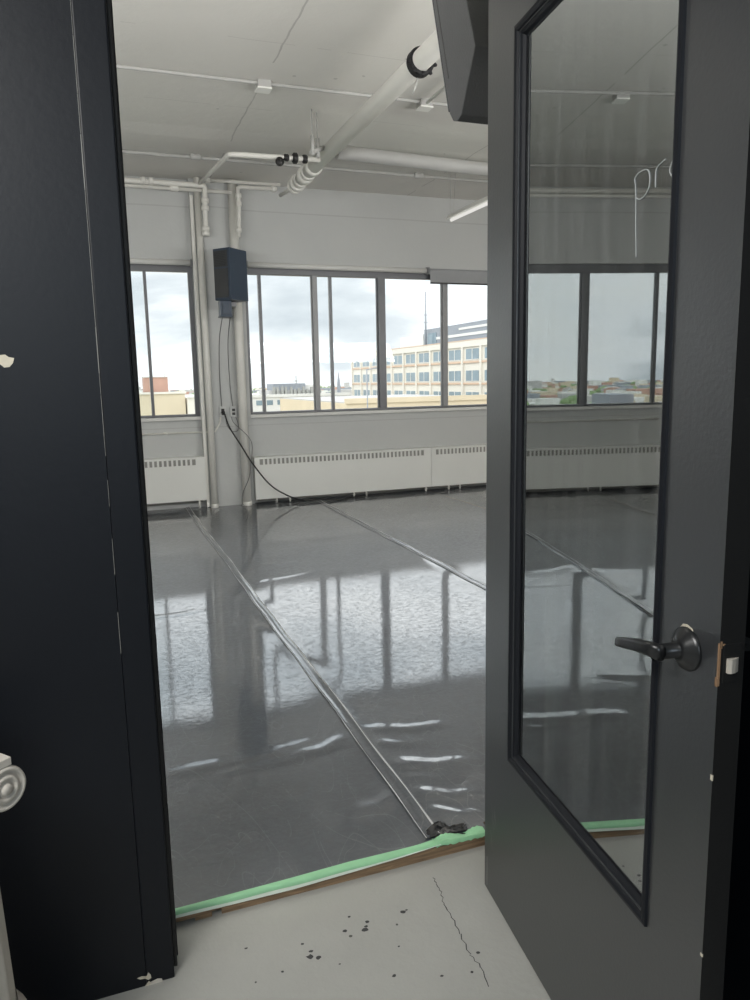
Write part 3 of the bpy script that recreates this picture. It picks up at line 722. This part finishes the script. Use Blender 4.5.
lc = MB(); lc.tube(spl([(1.43, 8.53, 1.06), (1.44, 8.44, .99), (1.62, 8.435, .78), (1.60, 8.435, .50), (1.575, 8.435, .36), (1.50, 8.43, .20), (1.485, 8.43, .08), (1.50, 8.35, .053), (1.44, 7.9, .050), (1.36, 7.54, .050)]), .0045, 8)
tag(lc.obj('thin_cable', MAT['cable_grey']), 'thin dark cable hanging down the right riser pipe to the floor', 'cable')
lc = MB(); lc.tube(spl([(1.30, 8.02, 2.12), (1.30, 8.3, 1.9), (1.32, 8.54, 1.55), (1.325, 8.54, 1.18)]), .005, 8)
tag(lc.obj('speaker_cable', MAT['cable_grey']), 'left of two dark cables dropping from the wall speaker to the outlets', 'cable')
lc = MB(); lc.tube(spl([(1.38, 8.02, 2.12), (1.39, 8.3, 1.85), (1.43, 8.54, 1.45), (1.45, 8.54, 1.18)]), .005, 8)
tag(lc.obj('speaker_cable', MAT['cable_grey']), 'right of two dark cables dropping from the wall speaker to the outlets', 'cable')
lc = MB(); lc.tube(spl([(1.365, 8.54, 1.06), (1.37, 8.54, .98), (1.42, 8.54, .90), (1.49, 8.54, .90), (1.50, 8.54, .98), (1.475, 8.54, 1.06)]), .004, 8)
tag(lc.obj('loop_cable', MAT['cable_grey']), 'short loop of grey cable hanging under the two outlets', 'cable')

# ------------------------------------------------------------------ hanging wedge speaker over the doorway
hs = thing('hanging_speaker', 'large charcoal wedge speaker hung high inside the doorway, cut by the photo top', 'speaker', (1.32, 2.2, 2.25))
x0, x1 = 1.12, 1.50
prof = [(2.405, 2.66), (2.292, 2.30), (2.285, 2.275), (2.262, 2.248), (2.232, 2.238), (2.205, 2.25), (2.116, 2.412), (2.173, 2.56), (2.23, 2.74), (2.46, 2.80)]
m = MB(); m.prism([(y, z) for y, z in prof], x0, x1, 'x'); m.obj('cabinet', MAT['speaker'], hs, bevel=.004)
g = MB(); 
vs = []
for (y, z) in ((2.400, 2.62), (2.302, 2.31)):
    pass
dn = Vector((2.405 - 2.292, 2.66 - 2.30)).normalized(); nf = Vector((dn.y, -dn.x))
def onF(t, off): p = Vector((2.292, 2.30)) + dn * t + nf * off; return (p.x, p.y)
g.prism([onF(-.01, -.002), onF(.50, -.002), onF(.50, .014), onF(-.01, .014)], x0 + .003, x1 - .003, 'x'); g.obj('front_grille', MAT['grille'], hs, bevel=.003)
g = MB(); g.prism([onF(.08, -.026), onF(.5, -.022), onF(.5, -.017), onF(.08, -.021)], x0 - .001, x0 + .002, 'x'); g.obj('side_groove', MAT['slot'], hs)
g = MB(); g.box(1.27, 1.35, 1.93, 2.21, 2.66, 2.71); g.box(1.24, 1.38, 1.931, 1.95, 2.58, 2.79); g.obj('wall_bracket', MAT['blackmetal'], hs)

# ------------------------------------------------------------------ dance floor: vinyl strips, tapes, threshold
SEAMS = [-3.58, -2.09, -.60, .89, 2.38, 3.87, 5.36, 6.85]
FOLDS = [  # x0, x1, y at x0, y at x1, amplitude, width
    (.10, .80, 2.63, 2.675, .007, .035), (.55, .87, 2.585, 2.66, .010, .028), (.30, .88, 2.56, 2.60, .005, .02),
    (.93, 1.30, 2.69, 2.60, .007, .03), (.93, 1.10, 2.56, 2.52, .006, .03), (.93, 1.24, 2.385, 2.29, .015, .042), (.93, 1.15, 2.28, 2.23, .007, .03),
    (.93, 1.16, 2.175, 2.085, .016, .036), (.93, 1.10, 2.06, 1.975, .016, .034), (.70, .87, 2.14, 2.20, .012, .033),
    (.10, .55, 4.58, 4.61, .006, .02), (-.5, .3, 4.50, 4.58, .004, .02),
    (1.02, 1.45, 5.64, 5.57, .008, .02), (2.42, 2.8, 5.55, 5.42, .008, .02), (2.0, 2.36, 5.50, 5.53, .006, .02), (.3, .6, 5.45, 5.5, .004, .02), (.95, 1.5, 5.15, 5.3, .004, .03),
    (-.35, .1, 3.0, 3.05, .006, .03), (-1.6, -.65, 3.3, 3.25, .007, .03), (-.9, -.62, 4.9, 5.0, .008, .03), (-.55, -.2, 5.1, 4.95, .007, .03), (-1.2, -.65, 2.6, 2.62, .006, .03),
]
def hgt(x, y):
    z = 0.0
    for s in SEAMS:
        d_ = x - s
        if abs(d_) < .4:
            a = .0026 + .0007 * math.sin(y * 3.1 + s) + .001 * math.sin(y * 7.7)
            if y < 2.6: a += .003 * (2.6 - y)
            z += a * math.exp(-(d_ / .05) ** 2) + .0004 * math.sin(y * 11 + s * 5) * math.exp(-(d_ / .15) ** 2)
    for (a0, a1, b0, b1, am, wd) in FOLDS:
        if a0 - .15 < x < a1 + .15:
            t = (x - a0) / (a1 - a0); yc = b0 + (b1 - b0) * t + .01 * math.sin(9 * t)
            if abs(y - yc) < wd * 4:
                e = max(0.0, min(1.0, t * 4 + .3)) * max(0.0, min(1.0, (1 - t) * 3 + .15))
                e = e * e * (3 - 2 * e)
                z += .36 * am * e * math.exp(-((y - yc) / (1.15 * wd)) ** 2)
    z += .0002 * math.sin(x * 5.3 + 1.1 * math.sin(y * 2.2)) * math.sin(y * 4.1 + x)
    return max(0, z + .0015)
def frange(a, b, s):
    n = max(1, round((b - a) / s)); return [a + (b - a) * k / n for k in range(n + 1)]
Y0 = 1.897
ysn = frange(Y0, 2.85, .010) + frange(2.85, 4.2, .022)[1:] + frange(4.2, 8.64, .03)[1:]
ysf = frange(Y0, 8.64, .06)
lab = {-3.58: 'black vinyl dance floor strip farthest left, seen only in the door glass', -2.09: 'black vinyl dance floor strip hidden behind the left wall, seen in the door glass',
       -.60: 'black vinyl dance floor strip left of the long seam by the doorway', .89: 'wide black vinyl dance floor strip between the two visible seams',
       2.38: 'black vinyl dance floor strip right of the farther seam, beside the door', 3.87: 'black vinyl dance floor strip at the far right under the heater, mostly behind the door', 5.36: 'black vinyl dance floor strip behind the open door'}
for a, b in zip(SEAMS[:-1], SEAMS[1:]):
    near = -1 < a < 2
    x0, x1 = a + .004, b - .004
    if near: xs = frange(x0, x0 + .2, .01) + frange(x0 + .2, x1 - .2, .03)[1:] + frange(x1 - .2, x1, .01)[1:]
    else: xs = frange(x0, x0 + .2, .025) + frange(x0 + .2, x1 - .2, .08)[1:] + frange(x1 - .2, x1, .025)[1:]
    yy = [max(v, 1.94) for v in (ysn if near else ysf)] if not near else ysn
    yy = sorted(set(yy))
    if b <= 0.0 or a > 1.0: yy = [v for v in yy if v > 1.95]
    def fn(x, y):
        return (x, y, ZF + .003 + hgt(x, y))
    m = MB()
    if a == -.60:
        m.grid([v for v in xs if v < .0], [v for v in yy if v > 1.94], fn) ; xr = [v for v in xs if v > -.01]
        m.grid([max([v for v in xs if v < 0])] + [v for v in xs if v >= 0], [v for v in yy if v > 1.94], fn)
        m.grid([v for v in xs if v >= .02], [v for v in yy if v <= 1.9485], fn)
    elif a == .89:
        m.grid(xs, [v for v in yy if v > 1.94], fn)
        m.grid([v for v in xs if v <= 1.072], [v for v in yy if v <= 1.9485], fn)
    else:
        m.grid(xs, yy, fn)
    if a == 5.36: continue
    o = m.obj('dance_floor_strip', MAT['vinyl'])
    tag(o, lab[a], 'dance floor', 'vinyl dance floor strips')
# tape over each seam
tl = {.89: 'long black tape ridge along the near floor seam, ending at the doorway', 2.38: 'black tape ridge along the farther floor seam, meeting the door edge', -.60: 'black tape ridge along a floor seam seen in the door glass'}
for s in (.89, 2.38, -.60):
    m = MB(); offs = [-.029, -.024, -.018, -.010, 0, .007, .012, .016, .021, .026]
    up = [0.0012, .0030, .0020, .0012, .0010, .0028, .0062, .0070, .0040, .0010]
    yy = ysn if s == .89 else frange(1.96, 8.48, .04)
    def fn(i, y):
        wob = .004 * math.sin(y * 2.3 + s) + .002 * math.sin(y * 9.1)
        return (s + offs[i] + wob, y, ZF + .0045 + hgt(s + offs[i] + wob, y) + up[i] * (1 + .3 * math.sin(y * 6.7)))
    m.grid(range(len(offs)), [v for v in yy if v > 1.925], lambda i, y: fn(int(i), y))
    so = tag(m.obj('seam_tape', MAT['vinyl']), tl[s], 'tape', 'seam tapes')
    for (o0, w0, u0) in ((.0155, .0056, .0080), (-.0275, .0034, .0030)):  # pale strips laid along the right crest and left edge of the tape
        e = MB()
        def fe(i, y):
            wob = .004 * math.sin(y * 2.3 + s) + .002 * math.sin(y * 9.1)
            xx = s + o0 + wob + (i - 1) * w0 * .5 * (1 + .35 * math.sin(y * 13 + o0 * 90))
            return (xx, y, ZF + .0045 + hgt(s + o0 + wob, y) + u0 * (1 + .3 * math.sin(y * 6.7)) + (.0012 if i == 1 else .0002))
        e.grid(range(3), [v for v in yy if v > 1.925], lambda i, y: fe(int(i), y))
        e.obj('pale_edge', MAT['pale_strip'], so)

# wooden threshold edge under the vinyl
m = MB(); 
xe = [.0985, .135, .175, .205, .30, .5, .75, .9, 1.034]
ze = [.000, .000, .000, .000, .000, .000, .000, .000, .000]
m.box(.015, .150, 1.892, 1.954, .010, .032); m.box(.150, .195, 1.892, 1.954, .0, .032); m.box(.195, .222, 1.899, 1.954, .010, .032); m.box(.222, 1.069, 1.892, 1.954, .0, .034)
tag(m.obj('threshold_board', MAT['wood'], None), 'raw brown wooden board edge under the green tape in the doorway', 'board')
# green painter's tape wrapped over the edge
def gtape(x0, x1, n, top, front, drop, name='green_tape'):
    m = MB(); vs = []; cols = 7
    for i in range(n + 1):
        x = x0 + (x1 - x0) * i / n; tp, fb = top(x), front(x)
        zt = ZF + .006 + hgt(max(x, .1), 1.9)
        P = [(x, tp, zt + .0015), (x, (tp + 1.890) / 2, zt + .0025), (x, 1.892, zt + .0012), (x, 1.8885, zt - .003), (x, 1.8875 - .001 * math.sin(x * 30), (zt + fb) / 2), (x, 1.887, fb + .002), (x, 1.8865, fb)]
        vs += P
    fs = [(i * cols + k, i * cols + k + 1, (i + 1) * cols + k + 1, (i + 1) * cols + k) for i in range(n) for k in range(cols - 1)]
    mi = [1 if k >= 4 else 0 for i in range(n) for k in range(cols - 1)]
    o_ = len(m.v); m.v += vs; m.f += [list(f) for f in fs]; m.sm += [True] * len(fs); m.mi += mi
    return m
def interp(T):
    def f(x):
        if x <= T[0][0]: return T[0][1]
        for (a, p), (b, q) in zip(T[:-1], T[1:]):
            if x <= b: return p + (q - p) * (x - a) / (b - a)
        return T[-1][1]
    return f
m = gtape(.030, .888, 66, interp([(.1, 1.903), (.25, 1.905), (.42, 1.908), (.6, 1.915), (.75, 1.913), (.888, 1.912)]), interp([(.1, .0265), (.25, .024), (.42, .022), (.6, .028), (.75, .034), (.83, .039), (.888, .043)]), 0)
tag(m.obj('green_tape', [MAT['tape'], MAT['tape_back']]), 'long strip of light green tape along the doorway floor edge', 'tape')
m = MB(); xs = frange(.872, 1.045, .008); ys_ = frange(0, 1, .1)
random.seed(3); rr = {(round(x, 4), round(t, 2)): random.uniform(-1, 1) for x in xs for t in ys_}
m.grid(xs, ys_, lambda x, t: (x, 1.887 + .034 * t + .002 * rr[(round(x, 4), round(t, 2))] + .010 * (x - .87), ZF + .008 + hgt(x, 1.9) + (.0018 * rr[(round(x, 4), round(t, 2))] + .007 * math.sin(x * 60 + t * 3) * t) * .8 - (.012 if t < .05 else 0)))
tag(m.obj('green_tape', MAT['tape']), 'short crumpled piece of green tape at the right end, against the door', 'tape')
m = MB(); xs = frange(.868, 1.000, .008)
rr = {(round(x, 4), round(t, 2)): random.uniform(-1, 1) for x in xs for t in ys_}
m.grid(xs, ys_, lambda x, t: (x + .004 * rr[(round(x, 4), round(t, 2))], 1.922 + .036 * t + .08 * max(0, .03 - abs(x - .955)) * t, ZF + .010 + hgt(x, 1.93) + (.0035 if 0 < t < 1 else .001) * rr[(round(x, 4), round(t, 2))] + .022 * max(0, math.sin((x - .868) * 38)) * t))
tag(m.obj('torn_tape', MAT['blacktape']), 'torn crumpled scrap of black tape where the seam meets the green tape', 'tape')

# ------------------------------------------------------------------ the view outside
G = -30
struct('ground', MB().box(-3000, 3400, 20, 3600, G - 2, G), MAT['cityground'], 'hazy city ground far below')
def block(name, label, boxes, cat='building'):
    (x, y) = boxes[0][1][0], boxes[0][1][2]
    r = thing(name, label, cat, (x, y, G))
    for (pn, b, mt) in boxes: MB().box(*b).obj(pn, MAT[mt], r)
    return r
# long office block, facade facing left
FX = 58.84; FY = 173.6; bay = 6.5; nb = 17; ZT = 7.35
ob = thing('office_building', 'long cream office block with rows of windows, seen through the right window', 'building', (FX + 15, FY - 50, G))
MB().box(FX, FX + 26, FY - nb * bay, FY, G, ZT).obj('wall', MAT['cream'], ob)
MB().box(FX + .5, FX + 25.5, FY - nb * bay + .5, FY - .5, ZT, ZT + .15).obj('roof', MAT['roof_ext'], ob)
for k in range(nb + 1):
    yk = FY - k * bay; MB().box(FX - .35, FX, yk - .3, yk + .3, G, ZT - .9).obj('rib', MAT['cream'], ob)
for r_ in range(4):
    zc_ = 5.25 - 3.55 * r_
    MB().box(FX - .22, FX, FY - nb * bay, FY, zc_ - 1.45, zc_ - 1.15).obj('floor_band', MAT['band'], ob)
    for k in range(nb):
        if r_ == 3 and k > 8: continue
        yk = FY - k * bay
        m = MB(); m.box(FX - .06, FX, yk - bay + 1.0, yk - 1.0, zc_ - .85, zc_ + .85)
        wn = m.obj('window', MAT['glass_ext'], ob)
        m = MB(); m.box(FX - .10, FX - .061, yk - bay / 2 - .09, yk - bay / 2 + .09, zc_ - .85, zc_ + .85); m.box(FX - .10, FX - .061, yk - bay + 1.0, yk - 1.0, zc_ - .95, zc_ - .85)
        m.obj('window_bar', MAT['white_ext'], wn)
MB().box(FX - .3, FX + .3, FY - nb * bay, FY, ZT - .9, ZT + .25).obj('parapet', MAT['cream'], ob)
MB().box(FX - .34, FX - .301, FY - nb * bay, FY, ZT + .1, ZT + .25).obj('coping', MAT['band'], ob)
m = MB(); m.box(FX + 6, FX + 20, FY - 62, FY - 29, ZT + .15, 11.3); pn = m.obj('penthouse', MAT['grey_ext'], ob)
m = MB(); m.box(FX + 5.9, FX + 6, FY - 62, FY - 31, 9.0, 9.5); m.box(FX + 5.9, FX + 6, FY - 60, FY - 45, 10.2, 10.6); m.obj('pale_rail', MAT['white_ext'], pn)
MB().box(FX + 5.85, FX + 6, FY - 35, FY - 31, 8.1, 10.4).obj('penthouse_window', MAT['glass_ext'], pn)
MB().box(FX + 6, FX + 14, FY - 28.5, FY - 16, ZT + .15, 10.5).obj('stair_tower', MAT['white_ext'], ob)
m = MB(); m.tube([(FX + 5, FY - 32, ZT + .26), (FX + 5, FY - 32, 18.6)], [.22, .10], 8)
for z_ in (9.5, 11, 12.5, 14): m.box(FX + 4.6, FX + 5.4, FY - 32.05, FY - 31.95, z_, z_ + .1)
tag(m.obj('antenna_mast', MAT['grey_ext'], None), 'tall thin antenna mast rising over the office block roof', 'antenna')
block('low_building', 'low tan building in front of the cream office block', [('wall', (27.6, 50, 84, 118, G, -1.35), 'tan'), ('parapet', (27.4, 50.2, 83.8, 84.2, -1.35, -.75), 'tan'), ('roof', (27.8, 49.8, 84.3, 117.8, -1.35, -1.2), 'roof_ext')])
m = MB(); m.tube([(27.45, 76.3, G), (27.45, 76.3, 2.5)], [.10, .06], 8); m.tube([(27.45, 76.3, 2.45), (28.2, 76.1, 2.6)], .05, 8); m.box(28.1, 28.7, 76.0, 76.2, 2.55, 2.68)
tag(m.obj('street_lamp', MAT['grey_ext'], None), 'slim street lamp pole in front of the office block', 'street lamp')
wb = block('warehouse', 'white flat roofed building with rooftop plant, seen through the middle panes', [('wall', (30.5, 52, 156, 196, G, -1.9), 'white_ext'), ('parapet', (30.3, 52.2, 155.8, 156.3, -1.9, -1.3), 'white_ext'), ('roof', (30.6, 51.9, 156.3, 195.8, -1.9, -1.7), 'white_ext')])
for k in range(9):
    MB().box(31.4 + k * 2.25, 32.7 + k * 2.25, 155.93, 156, -3.5, -2.5).obj('window', MAT['glass_ext'], wb)
MB().box(37.2, 44.6, 155.9, 156, -5.6, -3.7).obj('sign_panel', MAT['beige'], wb)
MB().box(45, 51, 155.9, 156, -5.6, -3.7).obj('sign_panel', MAT['beige'], wb)
rp = thing('rooftop_plant', 'grey cluttered rooftop plant with a small mast on the white building', 'rooftop plant', (40, 165, -1.7))
MB().box(36.8, 44.0, 163, 170, -1.69, .85).obj('plant_house', MAT['grey_ext'], rp)
MB().box(35.4, 46.5, 162, 172, -1.69, -.6).obj('duct', MAT['roof_ext'], rp)
MB().box(44.2, 47.5, 164, 170, -1.69, .55).obj('tank', MAT['white_ext'], rp)
for k in range(12):
    xx = 36 + k * .95 + random.random() * .4; MB().box(xx, xx + .5, 161.4, 161.95, -1.69, -.5 + random.random() * .9).obj('vent', MAT['fin'], rp)
m = MB(); m.tube([(42.2, 164, .8), (42.2, 164, 2.5)], .10, 6); m.box(41.5, 42.9, 163.95, 164.05, 1.3, 1.45); m.obj('roof_mast', MAT['fin'], rp)
bb = block('brick_building', 'beige building with a red brick stair house on the roof, left window', [('wall', (4.2, 13.65, 125.5, 150, G, -.25), 'beige'), ('parapet', (4.0, 13.85, 125.3, 125.9, -.25, .08), 'cream'), ('roof', (4.3, 13.5, 126, 149.8, -.25, -.15), 'roof_ext'), ('stair_house', (7.45, 11.15, 126.2, 131, -.14, 2.42), 'brick'), ('stair_roof', (7.3, 11.3, 126.05, 131.2, 2.42, 2.58), 'white_ext')])
m = MB(); m.tube([(11.0, 130, 2.58), (11.0, 130, 6.2)], .09, 6); m.box(10.7, 11.3, 129.95, 130.05, 4.4, 5.6); m.obj('aerial', MAT['white_ext'], bb)
block('pale_building', 'pale cream block right of the brick stair house, left window', [('wall', (13.9, 18.5, 124, 148, G, -.95), 'cream'), ('parapet', (13.8, 18.6, 123.8, 124.2, -.95, -.7), 'white_ext'), ('window', (15.6, 16.6, 123.93, 124, -3.6, -1.9), 'glass_ext'), ('chimney', (16.9, 17.3, 125, 125.4, -.95, .1), 'grey_ext')])
m = MB(); m.prism([(183.8, 580.8), (186.2, 580.8), (186.2, 583.2), (183.8, 583.2)], G, -3); m.add([(183.8, 580.8, -3), (186.2, 580.8, -3), (186.2, 583.2, -3), (183.8, 583.2, -3), (185, 582, 8)], [(0, 1, 4), (1, 2, 4), (2, 3, 4), (3, 0, 4)])
tag(m.obj('church_spire', MAT['grey_ext'], None), 'small grey church spire far off on the skyline', 'church')
# distant roofs and trees nobody could count
random.seed(11); mc = MB()
for k in range(2600):
    dist = 260 + 2600 * random.random() ** 1.1; ang = random.uniform(-1.02, .75)
    x, y = dist * math.sin(ang), dist * math.cos(ang)
    if 20 < x < 100 and y < 330: continue
    w_, d_ = random.uniform(8, 34), random.uniform(8, 26); h = random.uniform(4, 13) + (random.random() < .05) * random.uniform(6, 16)
    if h > 22: h = 22
    mc.box(x - w_ / 2, x + w_ / 2, y - d_ / 2, y + d_ / 2, G, G + h, mi=random.choice((0, 1, 1, 2, 3, 4)))
tag(mc.obj('city_rooftops', [MAT['brick'], MAT['white_ext'], MAT['roof_ext'], MAT['beige'], MAT['grey_ext']], weld=False), 'distant hazy city roofs along the horizon', 'city', kind='stuff')
mt_ = MB()
for k in range(1500):
    dist = 240 + 2600 * random.random() ** 1.1; ang = random.uniform(-1.02, .75); x, y = dist * math.sin(ang), dist * math.cos(ang)
    if 10 < x < 100 and y < 330: continue
    r = random.uniform(4, 11); h = random.uniform(6, 12)
    mt_.lathe([(0, G + h), (r * .5, G + h * .92), (r * .9, G + h * .65), (r, G + h * .35), (r * .7, G)], (x, y, 0), 7)
tag(mt_.obj('tree_canopy', MAT['tree'], weld=False), 'green tree crowns between the distant roofs', 'trees', kind='stuff')

# ------------------------------------------------------------------ sky and lights
wd = bpy.data.worlds.new('World'); SC.world = wd; wd.use_nodes = True
nt = wd.node_tree; nt.nodes.clear()
out = nt.nodes.new('ShaderNodeOutputWorld'); bg = nt.nodes.new('ShaderNodeBackground')
tc = nt.nodes.new('ShaderNodeTexCoord'); mpn = nt.nodes.new('ShaderNodeMapping'); mpn.inputs['Scale'].default_value = (1, 1, 3.2); mpn.inputs['Location'].default_value = (3.37, 9.6, .3)
nt.links.new(tc.outputs['Generated'], mpn.inputs[0])
n1 = noise(nt, mpn.outputs[0], 2.6, 7, .52, .25)
skyc = ramp(nt, n1, [(.33, (.50, .55, .59)), (.42, (.64, .68, .71)), (.50, (.93, .95, .97)), (.65, (1.0, 1.0, .985))])
zs_ = nt.nodes.new('ShaderNodeSeparateXYZ'); nt.links.new(tc.outputs['Generated'], zs_.inputs[0])
mr = nt.nodes.new('ShaderNodeMapRange'); mr.interpolation_type = 'SMOOTHSTEP'
for k_, v_ in (('From Min', .10), ('From Max', .38), ('To Min', 1.5), ('To Max', 2.8)): mr.inputs[k_].default_value = v_
nt.links.new(zs_.outputs[2], mr.inputs['Value']); nt.links.new(mr.outputs[0], bg.inputs[1])
nt.links.new(skyc, bg.inputs[0])
nt.links.new(bg.outputs[0], out.inputs[0])

def light(name, typ, loc, rot, energy, col=(1, 1, 1), **kw):
    l = bpy.data.lights.new(name, typ); l.energy = energy; l.color = col
    for k, v in kw.items(): setattr(l, k, v)
    o = bpy.data.objects.new(name, l); COL.objects.link(o); o.location = loc; o.rotation_euler = rot; return o
s = light('hazy_sun', 'SUN', (0, 0, 50), (0, 0, 0), 1.0, (1, .98, .94), angle=math.radians(12))
s.rotation_euler = Vector((.75, .55, -.62)).to_track_quat('-Z', 'Y').to_euler()
# unseen area fills added to brighten the studio; then hall daylight and the hall lamp
for x in (-1.5, 4.4):
    light('studio_fill', 'AREA', (x, 2.05, 2.1), (math.radians(133), 0, 0), 165, (1, .985, .965), shape='RECTANGLE', size=3.4, size_y=.8)
light('hall_daylight', 'AREA', (-.35, -2.45, 2.0), (math.radians(88), 0, 0), 24, (.76, .89, 1), shape='RECTANGLE', size=1.3, size_y=.9)
light('hall_lamp', 'AREA', (-1.0, .3, 2.6), Vector((.45, .35, -1)).to_track_quat('-Z', 'Z').to_euler(), 60, (1, .985, .955), shape='RECTANGLE', size=1.0, size_y=1.0)

# ------------------------------------------------------------------ camera
cam = bpy.data.cameras.new('Camera'); co_ = bpy.data.objects.new('Camera', cam); COL.objects.link(co_)
Rr = ((0.93713673, -0.34841275, -0.01957801), (0.07389139, 0.14329109, 0.98691830), (0.34104957, 0.92632403, -0.16002804))
M = Matrix(((Rr[0][0], Rr[1][0], -Rr[2][0], 0), (Rr[0][1], Rr[1][1], -Rr[2][1], 0), (Rr[0][2], Rr[1][2], -Rr[2][2], 1.45), (0, 0, 0, 1)))
co_.matrix_world = M
cam.sensor_fit = 'HORIZONTAL'; cam.sensor_width = 36; cam.lens = 745.577 / 750 * 36; cam.clip_start = .02; cam.clip_end = 6000
SC.camera = co_
vs_ = SC.view_settings; vs_.view_transform = 'Standard'; vs_.look = 'None'; vs_.gamma = 1; vs_.exposure = 0.0; vs_.use_curve_mapping = False
SC.cycles.use_denoising = True
SC.cycles.max_bounces = 10; SC.cycles.diffuse_bounces = 6; SC.cycles.transparent_max_bounces = 16
for ob_ in list(bpy.data.objects):
    if '_local' in ob_: del ob_['_local']
